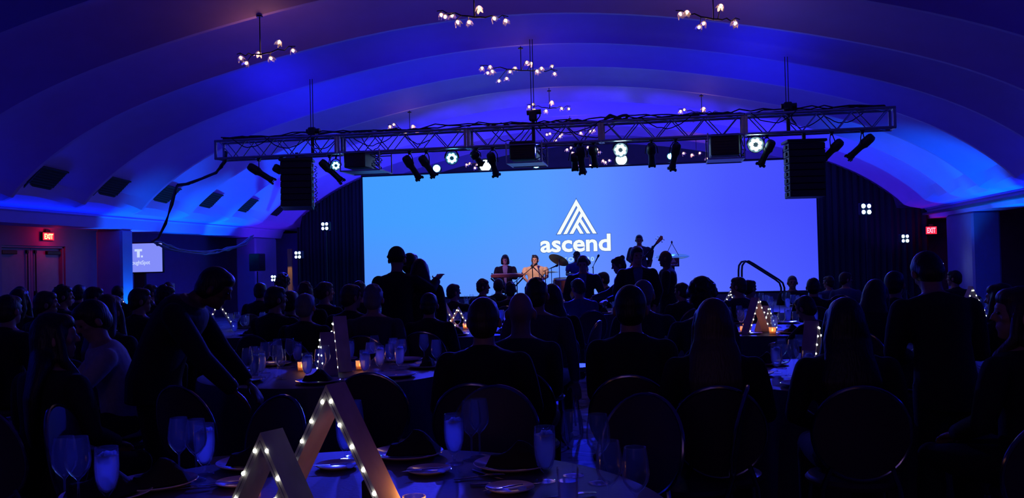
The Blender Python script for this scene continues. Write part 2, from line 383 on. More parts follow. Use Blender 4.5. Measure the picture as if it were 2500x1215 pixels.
def flat_poly(mb, pts, y):     # a polygon on the screen, given as (x, z) in world
    P = [Vector((a-cx, y, b-.4)) for a, b in pts]; n = len(P); vs = P+[p+Vector((0, .004, 0)) for p in P]
    mb.add(vs, [tuple(range(n)), tuple(range(2*n-1, n-1, -1))]+[(i, i+n, (i+1) % n+n, (i+1) % n) for i in range(n)])
def crop(px, py, k=6.748, ox=1290, oy=480): q = ony(ox+px/k, oy+py/k, SY); return (q.x, q.z)
LOGO = [[(787, 40), (470, 620), (532, 618), (800, 128)], [(787, 40), (1125, 605), (1062, 605), (775, 125)], [(808, 178), (838, 232), (637, 612), (575, 618)],
        [(862, 268), (893, 322), (740, 610), (677, 612)], [(870, 360), (843, 415), (962, 605), (1022, 605)], [(820, 455), (793, 507), (850, 608), (912, 608)]]
def grow(pts, d):
    c = Vector((sum(p[0] for p in pts), sum(p[1] for p in pts)))/len(pts); n = len(pts); out = []
    for i in range(n):
        a, b, e = Vector(pts[i-1]), Vector(pts[i]), Vector(pts[(i+1) % n]); d1 = (b-a).normalized(); d2 = (e-b).normalized()
        n1 = Vector((d1.y, -d1.x)); n2 = Vector((d2.y, -d2.x)); s_ = 1 if n1.dot((a+b)/2-c) > 0 else -1; bi = (n1+n2).normalized()*s_
        out.append(tuple(b+bi*d/max(.45, bi.dot(n1*s_))))
    return out
m = MB(); m2 = MB()
for P in LOGO:
    w_ = [crop(*p) for p in P]; flat_poly(m, w_, -.004); flat_poly(m2, grow(w_, .018), -.001)
m2.build('logo_outline', 'outline_e', scr); m.build('logo', 'white_e', scr)
def text_mesh(txt, name, material, parent, width, height, origin, xdir=(1, 0, 0), zdir=(0, 0, 1), offset=0.0, depth=.004, by_x=False, spacing=1.0):
    """writing fitted to a width and height, lower left corner at origin"""
    c = bpy.data.curves.new(name, 'FONT'); c.body = txt; c.offset = offset; c.space_character = spacing; c.resolution_u = 3
    t = bpy.data.objects.new(name, c); COL.objects.link(t); dg = bpy.context.evaluated_depsgraph_get(); me = bpy.data.meshes.new_from_object(t.evaluated_get(dg))
    bpy.data.objects.remove(t); bpy.data.curves.remove(c)
    xs = [v.co.x for v in me.vertices]; ys_ = [v.co.y for v in me.vertices]; x0, x1, y0, y1 = min(xs), max(xs), min(ys_), max(ys_)
    xd, zd = Vector(xdir), Vector(zdir)
    for v in me.vertices: v.co = Vector(origin)+xd*((v.co.x-x0)/(x1-x0)*width)+zd*((v.co.y-y0)/(y1-y0)*height)
    me.materials.clear(); me.materials.append(M[material])
    bm = bmesh.new(); bm.from_mesh(me); r_ = bmesh.ops.extrude_face_region(bm, geom=bm.faces[:]); nn = xd.cross(zd).normalized()*depth
    for v in [g for g in r_['geom'] if isinstance(g, bmesh.types.BMVert)]: v.co -= nn*-1
    bmesh.ops.recalc_face_normals(bm, faces=bm.faces); bm.to_mesh(me); bm.free()
    o = bpy.data.objects.new(name, me); COL.objects.link(o); o.parent = parent; return o
a = ony(1319.5, 616, SY); b = ony(1491.5, 612, SY); c = ony(1491, 572, SY)
W_, H_ = b.x-a.x, c.z-b.z+.03
text_mesh('ascend', 'wordmark_outline', 'outline_e', scr, W_+.03, H_+.03, (a.x-cx-.015, -.002, b.z-.4-.020), offset=.042)
text_mesh('ascend', 'wordmark', 'white_e', scr, W_, H_, (a.x-cx, -.007, b.z-.4-.005), offset=.027)
a = ony(1364, 638, SY); b = ony(1451, 637, SY); c = ony(1451, 626, SY)
text_mesh('SKO 2020', 'subtitle', 'pale_e', scr, b.x-a.x, c.z-b.z, (a.x-cx, -.007, b.z-.4), offset=.035, spacing=1.25)
# wash lights standing along the top of the screen
def housing_light(name, label, p, aim, r, lens, group, hang=None, ring=False, cat='stage light'):
    th = empty(name, p); tag(th, label, cat, group); d = (Vector(aim)-Vector(p)).normalized()
    m = MB(); m.lathe([(r*.5, -r*1.5), (r*1.0, -r*1.1), (r*1.25, -r*.3), (r*1.3, 0), (r*1.2, .01), (r*1.08, 0)], (0, 0, 0), 20, d); m.build('lamp_housing', 'black', th, smooth=True)
    m = MB()
    if ring:
        R = d.to_track_quat('Z', 'Y').to_matrix()
        for k in range(7):
            an = PI*2*k/7+.3; m.ball(R@Vector((math.cos(an)*r*.68, math.sin(an)*r*.68, .008)), r*.31, 8, 5)
    else:
        m.lathe([(0, .012), (r*.6, .012), (r, .004), (r, -.01), (0, -.01)], (0, 0, 0), 18, d)
    m.build('lens', lens, th, smooth=True)
    m = MB(); s_ = r*1.35; side = d.cross(Vector((0, 0, 1))).normalized(); up = Vector((0, 0, 1))*(1 if hang is None or hang[2] > p[2] else -1)
    arc = [side*s_*math.cos(t)+up*s_*math.sin(t)*1.25 for t in [PI*i/8 for i in range(9)]]
    m.tube(arc, .012, 6)
    if hang is not None:
        h = Vector(hang)-Vector(p); m.tube([up*s_*1.2, Vector((h.x, h.y, h.z))], .02, 8)
    m.build('yoke', 'black', th, smooth=True); return th
n_ = ['leftmost', 'second from the left', 'third from the left', 'fourth from the left', 'fifth from the left', 'rightmost']
for i, (px, py, r) in enumerate(((1066, 411, 9), (1185, 404, 14), (1309, 401, 9), (1517, 389, 13), (1637, 381, 7), (1773, 380, 8))):
    p = ony(px, py, SY+.12); housing_light('wash_light', 'glowing blue wash light on top of the screen, %s' % n_[i], p, (0, 4, 2.4), r*24.7/2215, 'lenshot' if r > 10 else 'lensglow', 'wash lights along the top of the screen', (p.x, SY+.09, SZ1+.03))
# ---------------------------------------------------------------- the truss
TY, TZ, TS = 17.5, 3.83, .36
TX = [-9.12, -6.47, -3.81, -1.19, 1.48, 4.15]
tr = empty('lighting_truss', ((TX[0]+TX[-1])/2, TY, TZ)); tag(tr, 'long aluminium box truss hanging across the hall', 'truss'); tcx = tr.location.x
for i in range(5):
    x0, x1 = TX[i]-tcx, TX[i+1]-tcx; m = MB()
    for y in (-TS/2, TS/2):
        for z in (0, TS): m.cyl((x0+.01, y, z), (x1-.01, y, z), .026, 8)
    nb = 8; dx = (x1-x0-.2)/nb
    for j in range(nb):
        xa, xb = x0+.1+j*dx, x0+.1+(j+1)*dx; za, zb = (0, TS) if j % 2 else (TS, 0)
        for y in (-TS/2, TS/2): m.cyl((xa, y, za), (xb, y, zb), .011, 6)
        for z in (0, TS): m.cyl((xa, -TS/2 if j % 2 else TS/2, z), (xb, TS/2 if j % 2 else -TS/2, z), .011, 6)
    for x in (x0+.03, x1-.03):
        for y in (-TS/2, TS/2): m.box((x, y, TS/2), (.05, .03, TS))
        for z in (0, TS): m.box((x, 0, z), (.05, TS, .03))
    m.build('truss_section', 'alu', tr, smooth=True)
# cables lying along the truss
rd = random.Random(3)
m = MB()
for q in range(5):
    pts = [Vector((-9.0+13.0*i/60-tcx, rd.uniform(-.13, .13), TS+.03+.02*q*rd.random()+.05*max(0, math.sin(i*.45+q)))) for i in range(61)]; m.tube(pts, .013, 5)
for (xa, xb, sag) in ((-8.7, -7.9, .18), (-8.0, -7.0, .22), (-7.3, -6.6, .25), (-6.3, -5.4, .2), (-6.1, -5.6, .3), (-5.2, -4.5, .22), (-3.4, -2.7, .25), (-2.3, -1.2, .2), (-1.9, -.9, .27), (-.4, .5, .2), (1.6, 2.4, .2), (2.2, 3.0, .25), (2.9, 3.7, .2)):
    y = rd.choice((-.2, .2)); m.tube([Vector((xa+(xb-xa)*i/10-tcx, y, TS+.02-sag*4*(i/10)*(1-i/10)*rd.uniform(.9, 1.1))) for i in range(11)], .010, 5)
m.build('cable_loom', 'rubber', tr, smooth=True)
m = MB(); m.tube([(-.9-tcx+.25*math.cos(t)*(.8+.2*math.sin(3*t)), .06*math.sin(t), TS+.09+.05*math.sin(t*2)) for t in [PI*2*i/20 for i in range(20)]], .03, 6, closed=True); m.build('cable_coil', 'rubber', tr, smooth=True)
# chain motors
for px, py0, py1, lab, up in ((763, 345, 318, 'black chain motor above the left end of the truss', 6.0), (1303, 350, 268, 'tall black chain motor in the middle of the truss', 6.0), (1925, 322, 256, 'black chain motor above the right loudspeaker', 5.7)):
    a, b = ony(px, py0, TY), ony(px, py1, TY); th = empty('chain_motor', (a.x, TY, 4.25)); tag(th, lab, 'motor', 'chain motors holding the truss')
    h = b.z-4.25
    m = MB(); m.box((0, 0, h*.55), (.15, .15, max(.2, h*.75)), bev=.02); m.cyl((-.12, 0, h*.8), (.16, 0, h*.85), .05, 12); m.build('motor_body', 'black', th, smooth=True)
    m = MB(); m.tube([(.02, 0, h*.9), (.02, 0, vaultz(a.x)-4.2)], .008, 6); m.tube([(-.03, 0, h*.9), (-.03, 0, vaultz(a.x)-4.2)], .008, 6); m.tube([(.10+.04*math.sin(t*3), 0, h*.9-t*.14) for t in [i*.2 for i in range(15)]], .012, 6); m.build('hoist_chain', 'rubber', th)
    m = MB(); m.tube([(0, 0, .08), (.0, 0, -.42)], .035, 8); m.build('sling', 'black', th)
# profile spots
def spot(pa, pb, ph, lab, dy=.22, r=.075):
    A = ony(*pa, TY-.05); B = ony(*pb, TY-.05); A.y -= dy/2; B.y += dy/2; H = ony(*ph, TY); H.z = TZ
    th = empty('profile_spotlight', (H.x, TY, TZ)); tag(th, lab, 'stage light', 'profile spots under the truss'); o_ = Vector(th.location); a, b = A-o_, B-o_; d = (b-a).normalized(); L = (b-a).length
    m = MB(); m.lathe([(0, 0), (r*.75, .0), (r*1.05, L*.05), (r*1.15, L*.12), (r*1.2, L*.36), (r*.95, L*.42), (r*.8, L*.5), (r*.8, L*.80), (r*.92, L*.84), (r*.92, L*.9), (r*.85, L*.93)], a, 16, d); bd = m.build('lamp_body', 'black', th, smooth=True)
    m = MB(); R = d.to_track_quat('Z', 'Y').to_matrix(); e = a+d*L*.96; 
    for k in range(4):
        an = PI/4+PI/2*k; m.box(e+R@Vector((math.cos(an)*r*.95, math.sin(an)*r*.95, 0)), (.03, .03, L*.10), R)
    m.box(e, (r*1.9, r*1.9, .012), R); m.build('gel_holder', 'black', bd)
    piv = a+d*L*.4; s_ = d.cross(Vector((0, 0, 1))); s_ = s_.normalized() if s_.length > .1 else Vector((1, 0, 0)); top = Vector((0, 0, -.07)); w2 = r*1.6
    m = MB(); m.tube([piv-s_*w2, (piv-s_*w2)*.35+top*.65-s_*w2*.5, top-s_*w2*.4, top+s_*w2*.4, (piv+s_*w2)*.35+top*.65+s_*w2*.5, piv+s_*w2], .010, 6); m.build('yoke', 'black', th)
    m = MB(); m.box((0, 0, -.03), (.05, .09, .09), bev=.01); m.cyl((0, -.02, .0), (0, .02, 0), .045, 10); m.build('clamp', 'black', th)
SP = [((612, 405), (665, 443), (632, 385), 'profile spot nearest the left end of the truss, tilted down to the right'), ((673, 408), (712, 432), (687, 383), 'profile spot half hidden behind the left loudspeaker'),
      ((787, 394), (833, 444), (805, 378), 'profile spot right of the left loudspeaker, slanting down to the right'), ((992, 383), (1022, 437), (1000, 372), 'profile spot hanging over the left part of the screen, nearer the projector'),
      ((1031, 383), (1058, 430), (1041, 370), 'profile spot just left of the first blue light on the screen'), ((1157, 373), (1173, 400), (1163, 364), 'short profile spot above the second blue screen light'),
      ((1199, 375), (1210, 429), (1203, 362), 'upright profile spot right of the second blue screen light'), ((1404, 378), (1403, 412), (1406, 354), 'small profile spot left of the pair above the logo'), ((1417, 360), (1422, 423), (1418, 352), 'longest profile spot straight above the logo'),
      ((1447, 358), (1452, 405), (1449, 351), 'profile spot right of the one above the logo'), ((1590, 355), (1592, 404), (1590, 343), 'upright profile spot right of the double blue light'),
      ((1653, 352), (1640, 414), (1649, 341), 'profile spot beside the fifth blue screen light'), ((1884, 345), (1857, 403), (1872, 330), 'profile spot left of the right loudspeaker, leaning to the left'),
      ((2052, 345), (2008, 392), (2030, 324), 'profile spot just right of the right loudspeaker'), ((2128, 333), (2072, 386), (2105, 320), 'profile spot nearest the right end of the truss')]
for s_ in SP: spot(*s_)
for px, py, r, lab in ((820, 404, 10, 'round blue ring light beside the left loudspeaker'), (1103, 386, 13, 'round blue ring light left of the screen logo under the truss'), (1515, 366, 14, 'round blue light in the middle of the truss, above the glow on the screen'), (1845, 353, 15, 'round blue ring light left of the right loudspeaker')):
    p = ony(px, py, TY-.1); housing_light('moving_light', lab, p, (0, 2, 1.8), r*17.6/2215, 'lensglow' if r < 14 else 'lenshot', 'round wash lights under the truss', (p.x, TY-.05, TZ), ring=True)
# projectors in flying cages
def projector(px0, px1, py0, py1, cage, lab):
    a = ony(px0, py0, TY); b = ony(px1, py1, TY); c = ony(cage, py1+4, TY); th = empty('flown_projector', ((a.x+b.x)/2, TY, TZ)); tag(th, lab, 'projector', 'flown projectors under the truss')
    cx_ = (a.x+b.x)/2; zt, zb = a.z-TZ, b.z-TZ; wx = (b.x-a.x)
    m = MB(); m.box((0, 0, (zt+zb)/2), (wx, .7, zt-zb-.04), bev=.02); bd = m.build('projector_body', 'black', th)
    m = MB(); m.cyl((0, .35, (zt+zb)/2), (0, .47, (zt+zb)/2-.02), .07, 16); m.build('projector_lens', 'grille', bd, smooth=True)
    m = MB()
    for k in range(7): m.box((0, -.352, zt-.06-k*(zt-zb-.12)/6), (wx*.7, .006, .012))
    m.build('air_slots', 'grille', bd)
    x0, x1 = -wx/2-.05, c.x-cx_; m = MB()
    for x in (x0, x1):
        for y in (-.4, .4): m.cyl((x, y, .02), (x, y, zb-.06), .014, 6)
        m.cyl((x, -.4, zb-.05), (x, .4, zb-.05), .014, 6)
    for z in (zb-.05, -.03):
        for y in (-.4, .4): m.cyl((x0, y, z), (x1, y, z), .014, 6)
    m.box(((x0+x1)/2, 0, zb-.04), (x1-x0, .6, .02)); m.build('flying_cage', 'alu', th)
    rr = random.Random(int(px0)); m = MB(); xw = (wx/2+x1)/2
    for k in range(5):
        x = xw+rr.uniform(-.06, .06); m.tube([Vector((x+.05*math.sin(i*.9+k), rr.uniform(-.3, .3), zt-(zt-zb)*i/7)) for i in range(8)], .010, 5)
    m.build('signal_cable', 'rubber', th)
projector(853, 905, 372, 414, 942, 'black projector in an open cage right of the left loudspeaker')
projector(1250, 1313, 348, 394, 1330, 'black projector in a cage under the middle of the truss')
projector(1732, 1804, 331, 384, 1814, 'black projector in a cage over the right half of the screen')
# line arrays
def line_array(p_top, w_, n, hh, curve, yaw, lab, wide):
    th = empty('line_array_speaker', p_top, yaw); tag(th, lab, 'loudspeaker')
    m = MB(); m.box((0, 0, -.03), (w_+.06, .5, .05), bev=.01); m.box((0, 0, .05), (.06, .06, .16)); m.build('flying_frame', 'black', th)
    y = 0; z = -.07; an = 0
    for i in range(n):
        h = hh; c = Vector((0, y-math.sin(an)*h/2, z-math.cos(an)*h/2)); R = Matrix.Rotation(-an, 3, 'X')
        m = MB(); m.box(c, (w_, .42, h*.95), R, .012); cb = m.build('speaker_cabinet', 'black', th)
        m = MB(); m.box(c+R@Vector((0, -.212, 0)), (w_*.9, .006, h*.8), R); m.build('speaker_grille', 'grille', cb)
        m = MB()
        for sx in (-1, 1): m.box(c+R@Vector((sx*(w_/2+.012), .0, 0)), (.024, .12, h*.5), R)
        m.build('side_bracket', 'alu' if wide else 'black', cb)
        y -= math.sin(an)*h; z -= math.cos(an)*h; an += curve*(i/n)
    if wide:
        m = MB(); rr = random.Random(5)
        for k in range(n):
            zz = -.12-k*hh; m.tube([Vector((w_/2+.02+.05*abs(math.sin(t*2+k)), .1+.12*math.cos(t), zz-.05*t)) for t in [i*.4 for i in range(9)]], .008, 5)
        m.build('speaker_cable', 'rubber', th)
p = ony(725, 392, TY); line_array((p.x, TY, TZ-.06), .62, 7, .135, .07, .28, 'black line array loudspeaker curving down from the left of the truss', True)
p = ony(1962, 335, TY); line_array((p.x, TY, TZ-.14), .66, 8, .125, .015, .12, 'straight black line array loudspeaker hanging at the right of the truss', False)
# ---------------------------------------------------------------- chandeliers
M['bulb'] = emitter('warm_bulb', (1.0, .62, .36), 8)
def petal_glass():
    m = bpy.data.materials.new('blown_glass'); m.use_nodes = True; nt = m.node_tree; b = nt.nodes['Principled BSDF']
    b.inputs['Base Color'].default_value = (.95, .75, .85, 1); b.inputs['Roughness'].default_value = .15; b.inputs['Transmission Weight'].default_value = .75; b.inputs['IOR'].default_value = 1.3
    b.inputs['Subsurface Weight'].default_value = 0; return m
M['petal'] = petal_glass(); M['branch'] = mat('dark_bronze', (.03, .02, .025), .4, .6)
def bloom_mesh():
    m = MB(); vs = []; fs = []; n = 20
    for (r, z) in ((.010, .0), (.030, -.012), (.048, -.035), (.056, -.06), (.062, -.082)):
        for k in range(n):
            an = 2*PI*k/n; ws = (z/-.082)**1.5; rr = r*(1+.16*ws*math.cos(5*an)); zz = z-.022*ws*math.cos(5*an)
            vs.append((rr*math.cos(an), rr*math.sin(an), zz))
    for i in range(4):
        for k in range(n): fs.append((i*n+k, i*n+(k+1) % n, (i+1)*n+(k+1) % n, (i+1)*n+k))
    m.add(vs, fs); me = m.mesh('bloom', 'petal', True); return me
BLOOM = bloom_mesh(); m = MB(); m.ball((0, 0, -.045), (.019, .019, .026), 8, 6); BULB = m.mesh('bulb', 'bulb', True)
def chandelier(x, y, z, top, offs, k, lab, ln, en=7):
    th = empty('branch_chandelier', (x, y, z)); tag(th, lab, 'chandelier', 'blossom chandeliers'); rr = random.Random(int(k*1e5)+len(offs))
    pts = []
    for i, (dx, dz) in enumerate(offs): pts.append(Vector((dx*k, rr.uniform(-.22, .22), -dz*k)))
    m = MB(); m.tube([(0, 0, 0), (0, 0, top-z+.1)], .009, 6); m.lathe([(.05, 0), (.05, .02), (.012, .03)], (0, 0, top-z-.03), 12); m.build('stem', 'branch', th)
    srt = sorted(pts, key=lambda p: p.x); m = MB()
    L = [p for p in srt if p.x < -.02]; Rr = [p for p in srt if p.x >= -.02]
    for side in (L[::-1], Rr):
        if not side: continue
        prev = Vector((0, 0, 0)); base = [prev]
        far = side[-1]+Vector((.05 if side is Rr else -.05, 0, .07)); N = 6
        sp_ = [Vector((0, 0, 0)).lerp(far, i/N)+Vector((0, .03*math.sin(i*2.1), .018*math.sin(i*2.7))) if 0 < i < N else (Vector((0, 0, 0)) if i == 0 else far) for i in range(N+1)]
        m.tube(sp_, [.014-.007*i/N for i in range(N+1)], 6)
        for p in side:
            q = min(sp_, key=lambda s_: (s_-p).length+ (abs(s_.x) > abs(p.x))*.05); m.tube([q, (q+p)/2+Vector((0, .01, .035)), p+Vector((0, 0, .05))], [.008, .006, .006], 6)
    m.build('branch', 'branch', th, smooth=True)
    for p in pts:
        b = bpy.data.objects.new('glass_blossom', BLOOM); COL.objects.link(b); b.parent = th; b.location = p+Vector((0, 0, .045)); b.rotation_euler = (rr.uniform(-.5, .5), rr.uniform(-.5, .5), rr.uniform(0, 6)); b.scale = (ln,)*3
        q = bpy.data.objects.new('light_bulb', BULB); COL.objects.link(q); q.parent = b
    lm = lamp('POINT', 'chandelier_light', (x, y+.2, z+.10), None, en, WARM, .25)
def offs(sx, sy, L): return [(a-sx, b-sy) for a, b in L]
chandelier(-6.2, 13.3, 4.89, vaultz(-6.2), offs(633, 133, [(575, 137), (597, 153), (629, 131), (652, 141), (666, 150), (687, 110), (710, 126)]), 14.2/2215, 'branch chandelier with seven glass blossoms at the left, nearest the vault foot', .95)
p = onz(1158, 42, 5.12); chandelier(p.x, p.y, 5.12, vaultz(p.x), offs(1158, 42, [(1070, 28), (1093, 25), (1093, 45), (1117, 57), (1137, 47), (1165, 17), (1204, 50), (1227, 48)]), p.y/.97/2215, 'branch chandelier cut by the top edge of the photo, left of its centre', .95)
p = onz(1742, 47, 5.05); chandelier(p.x, p.y, 5.05, vaultz(p.x), offs(1742, 47, [(1660, 32), (1679, 32), (1722, 48), (1709, 68), (1761, 25), (1797, 50), (1797, 60)]), p.y/1.02/2215, 'branch chandelier at the upper right of the hall', .95)
chandelier(-2.79, 17.9, 5.39, vaultz(-2.79), offs(1272, 172, [(1175, 161), (1197, 162), (1190, 173), (1203, 176), (1254, 161), (1245, 174), (1232, 185), (1221, 199), (1281, 148), (1299, 158), (1347, 163), (1312, 181), (1326, 176), (1353, 182)]), 18.16/2215, 'wide branch chandelier with fourteen blossoms over the middle of the truss', 1.0, 4)
chandelier(-2.81, 22.5, 5.40, vaultz(-2.81), offs(1340, 264, [(1288, 257), (1299, 252), (1298, 264), (1330, 269), (1347, 252), (1370, 270), (1385, 266)]), 22.7/2215, 'branch chandelier just above the middle chain motor', 1.05, 4)
chandelier(.91, 22.34, 5.07, vaultz(.91), offs(1713, 275, [(1663, 267), (1672, 264), (1720, 266), (1699, 284), (1690, 289), (1745, 282)]), 21.9/2215, 'branch chandelier right of centre, just above the truss', 1.05, 4.5)
chandelier(-6.38, 22.3, 4.95, vaultz(-6.38), offs(1000, 322, [(952, 309), (966, 305), (986, 323), (1004, 308), (1022, 323), (1034, 322)]), 23.1/2215, 'branch chandelier left of centre, touching the truss line', 1.05, 4.5)
chandelier(-2.77, 27.0, 5.36, vaultz(-2.77), offs(1391, 328, [(1334, 326), (1343, 325), (1371, 327), (1366, 332), (1356, 340), (1418, 328), (1442, 325), (1449, 322)]), 27.1/2215, 'branch chandelier seen through the truss webbing', 1.1, 4)
p = onz(1155, 400, 4.85); chandelier(p.x, min(p.y, 32), 4.85, vaultz(p.x), offs(1160, 400, [(1139, 400), (1147, 397), (1163, 411), (1172, 402)]), 29/2215, 'far branch chandelier low behind the top left of the screen', 1.15, 3)
p = onz(1430, 385, 4.95); chandelier(p.x, min(p.y, 32.4), 4.95, vaultz(p.x), offs(1430, 385, [(1388, 365), (1395, 361), (1397, 371), (1434, 361), (1458, 366), (1461, 375), (1469, 393), (1476, 397), (1484, 394), (1440, 405), (1410, 405)]), 31/2215, 'far branch chandelier behind the profile spots above the logo', 1.15, 3)
p = onz(1700, 378, 4.95); chandelier(p.x, min(p.y, 32), 4.95, vaultz(p.x), offs(1700, 378, [(1668, 375), (1688, 379), (1707, 373), (1725, 388)]), 30/2215, 'far branch chandelier left of the right-hand projector', 1.15, 3)
# ---------------------------------------------------------------- exit signs
M['red_e'] = emitter('exit_red', (1.0, .02, .06), 1.3); M['exit_hot'] = emitter('exit_letters_hot', (1.0, .60, .24), 2.6); M['exit_pink'] = emitter('exit_letters_pink', (1.0, .35, .5), 1.6); M['red_dim'] = emitter('exit_red_dim', (.5, .0, .03), .8)
def exit_sign(c, xd, nrm, w_, h_, face, letters, lab, box='black', en=0):
    c = Vector(c); xd = Vector(xd); nrm = Vector(nrm); th = empty('exit_sign', c); tag(th, lab, 'exit sign'); R = Matrix((xd, -nrm, Vector((0, 0, 1)))).transposed()
    m = MB(); m.box((0, 0, 0), (w_, .05, h_), R, .008); m.box(Vector((0, 0, h_/2+.03)), (w_*.4, .04, .07), R, .005); m.build('sign_case', box, th)
    m = MB(); m.box(nrm*.027, (w_*.95, .004, h_*.92), R); m.build('sign_face', face, th)
    text_mesh('EXIT', 'sign_letters', letters, th, w_*.74, h_*.66, nrm*.034-xd*w_*.37-Vector((0, 0, h_*.33)), xdir=xd, offset=.03)
    if en: lamp('POINT', 'exit_glow', c+nrm*.25, None, en, (1, .01, .05), .08)
c = onx(116, 577, WX+.04); exit_sign(c, (0, 1, 0), (1, 0, 0), .42, .20, 'red_e', 'exit_hot', 'glowing red exit sign above the pair of doors at the left', en=6)
c = ony(2273, 562, 28.85); exit_sign(c, (1, 0, 0), (0, -1, 0), .32, .24, 'red_e', 'exit_pink', 'red exit sign on the black drape at the right', en=2.5)
c = ony(417, 607, 29.9); exit_sign(c, (1, 0, 0), (0, -1, 0), .34, .20, 'red_e', 'red_e', 'red exit sign half hidden by the swagged cable', en=1.2)
c = ony(548, 591, 29.9); exit_sign(c, (0, 1, 0), (1, 0, 0), .3, .17, 'red_dim', 'exit_pink', 'tiny red exit sign seen edge-on under the left cornice')
# ---------------------------------------------------------------- side monitor
M['mon_e'] = emitter('monitor_picture', (.24, .28, 1.0), .95); M['mon_w'] = emitter('monitor_writing', (.62, .72, 1.0), 1.0)
c = at(341, 629, 24.0); th = empty('display_monitor', (c.x, c.y, 0), .12); tag(th, 'white lit monitor on a stand beside the left pillar', 'monitor'); zc = c.z
m = MB(); m.box((0, .03, zc), (1.30, .06, .82), bev=.01); m.build('monitor_case', 'black', th)
m = MB(); m.box((0, -.002, zc), (1.22, .004, .755)); m.build('monitor_picture', 'mon_e', th)
m = MB(); m.box((-.03, -.008, zc+.20), (.2, .006, .06)); m.box((-.03, -.008, zc+.11), (.075, .006, .2)); m.box((.065, -.008, zc+.035), (.05, .006, .05)); m.build('monitor_logo', 'mon_w', th)
text_mesh('ThoughtSpot', 'monitor_wordmark', 'mon_w', th, .62, .14, (-.34, -.006, zc-.21), offset=.01)
m = MB(); m.box((-.05, .12, (zc-.4)/2), (.3, .1, zc-.4), bev=.01); m.box((-.05, .12, .02), (.7, .6, .04), bev=.01); m.build('monitor_stand', 'black', th)
# ---------------------------------------------------------------- loudspeaker on a tripod, cables, door light slit
c = at(628, 640, 26.0); th = empty('loudspeaker', (c.x, c.y, c.z), -.1); tag(th, 'black loudspeaker on a tripod beside the left end pillar', 'loudspeaker')
m = MB(); m.box((0, 0, 0), (.34, .34, .5), bev=.02); m.build('speaker_case', 'black', th)
m = MB(); m.box((0, -.172, 0), (.30, .006, .45)); m.build('speaker_grille', 'grille', th)
th = empty('speaker_stand', (c.x, c.y, 0)); tag(th, 'thin black tripod under the loudspeaker by the left pillar', 'stand')
m = MB(); m.cyl((0, 0, .15), (0, 0, c.z-.26), .018, 8); m.build('pole', 'black', th)
for k in range(3):
    a = k*2.09; m = MB(); m.cyl((0, 0, .75), (.5*math.cos(a), .5*math.sin(a), .02), .012, 6); m.build('leg', 'black', th)
P = [at(553, 372, 18.7), at(549, 392, 18.9), at(541, 405, 19), at(527, 421, 19.2), at(500, 432, 19.4), at(465, 447, 19.6), at(432, 452, 19.7), at(426, 468, 19.8), at(420, 500, 20), at(405, 545, 20.2), at(388, 578, 20.4), at(372, 588, 20.6)]
m = MB(); rr = random.Random(1)
for k in range(6): m.tube([p+Vector((rr.uniform(-.03, .03), rr.uniform(-.03, .03), rr.uniform(-.03, .03))) for p in P], .016, 6)
o = m.build('cable_bundle', 'rubber', smooth=True); tag(o, 'thick black cable bundle dropping from the left end of the truss', 'cable')
P = [at(372, 588, 20.6), at(385, 594, 21), at(410, 603, 21.6), at(440, 610, 22.2), at(475, 616, 23), at(500, 617, 23.6), at(530, 613, 24.4), at(560, 607, 25.2), at(595, 596, 26), at(614, 580, 26.8), at(619, 577, 27.4)]
m = MB()
for k in range(6): m.tube([p+Vector((rr.uniform(-.05, .05), rr.uniform(-.05, .05), rr.uniform(-.05, .05))) for p in P], .018, 6)
o = m.build('cable_bundle', mat('loom_sleeve', (.12, .13, .16), .35), smooth=True); tag(o, 'swagged cable bundle with blue glints hanging below the left cornice', 'cable')
c = ony(707, 668, 29.3); M['oak'] = mat('lit_timber', (.62, .38, .12), .5, var=.3, scale=4, stretch=(3, 3, .5))
m = MB(); m.box((c.x, 29.35, 1.12), (.17, .05, 2.24), bev=.01); o = m.build('wooden_plank', 'oak'); tag(o, 'narrow timber board lit warm in the gap left of the black drape', 'plank')
lamp('SPOT', 'backstage_light', (c.x-.0, 28.6, 2.3), (c.x, 29.35, .9), 22, (1, .62, .2), .02, 40, .3)
# LED washes on stands either side of the stage
def led_wash(px, py, d, r, lab, stand_lab, yaw):
    c = at(px, py, d); th = empty('led_wash_light', c, yaw); tag(th, lab, 'stage light', 'four-lamp lights on stands')
    m = MB(); m.box((0, .06, 0), (r*2.2, .12, r*2.0), bev=.02); m.build('lamp_case', 'black', th)
    for sx in (-1, 1):
        for sz in (-1, 1):
            m = MB(); m.lathe([(0, .012), (r*.34, .008), (r*.36, -.01)], (sx*r*.55, -.004, sz*r*.5), 12, Vector((0, -1, 0))); m.build('lens', 'lensviolet' if sx*sz > 0 else 'lenshot', th, smooth=True)
    st = empty('light_stand', (c.x, c.y+.08, 0)); tag(st, stand_lab, 'stand', 'black light stands')
    m = MB(); m.cyl((0, 0, .1), (0, 0, c.z-r*.95), .022, 8); m.build('pole', 'black', st)
    for k in range(3):
        a = k*2.09+.4; m = MB(); m.cyl((0, 0, .6), (.42*math.cos(a), .42*math.sin(a), .015), .012, 6); m.build('leg', 'black', st)
    l = lamp('SPOT', 'led_wash_beam', c+Vector((0, -.15, 0)), (c.x*.6, 4, 1.2), 30, (.08, .12, 1), .05, 60, .8)
led_wash(793, 552, 24.8, .12, 'highest four-lamp light on a stand left of the screen', 'tallest light stand left of the screen', -.3)
led_wash(727, 622, 24.8, .11, 'middle four-lamp light left of the screen, right of the timber board', 'light stand right of the timber board', -.3)
led_wash(668, 679, 24.8, .09, 'lowest four-lamp light, in front of the left end pillar', 'lowest light stand in front of the left end pillar', -.35)
led_wash(2115, 510, 24.2, .16, 'brightest four-lamp light on the dark drape right of the screen', 'tallest light stand right of the screen', .45)
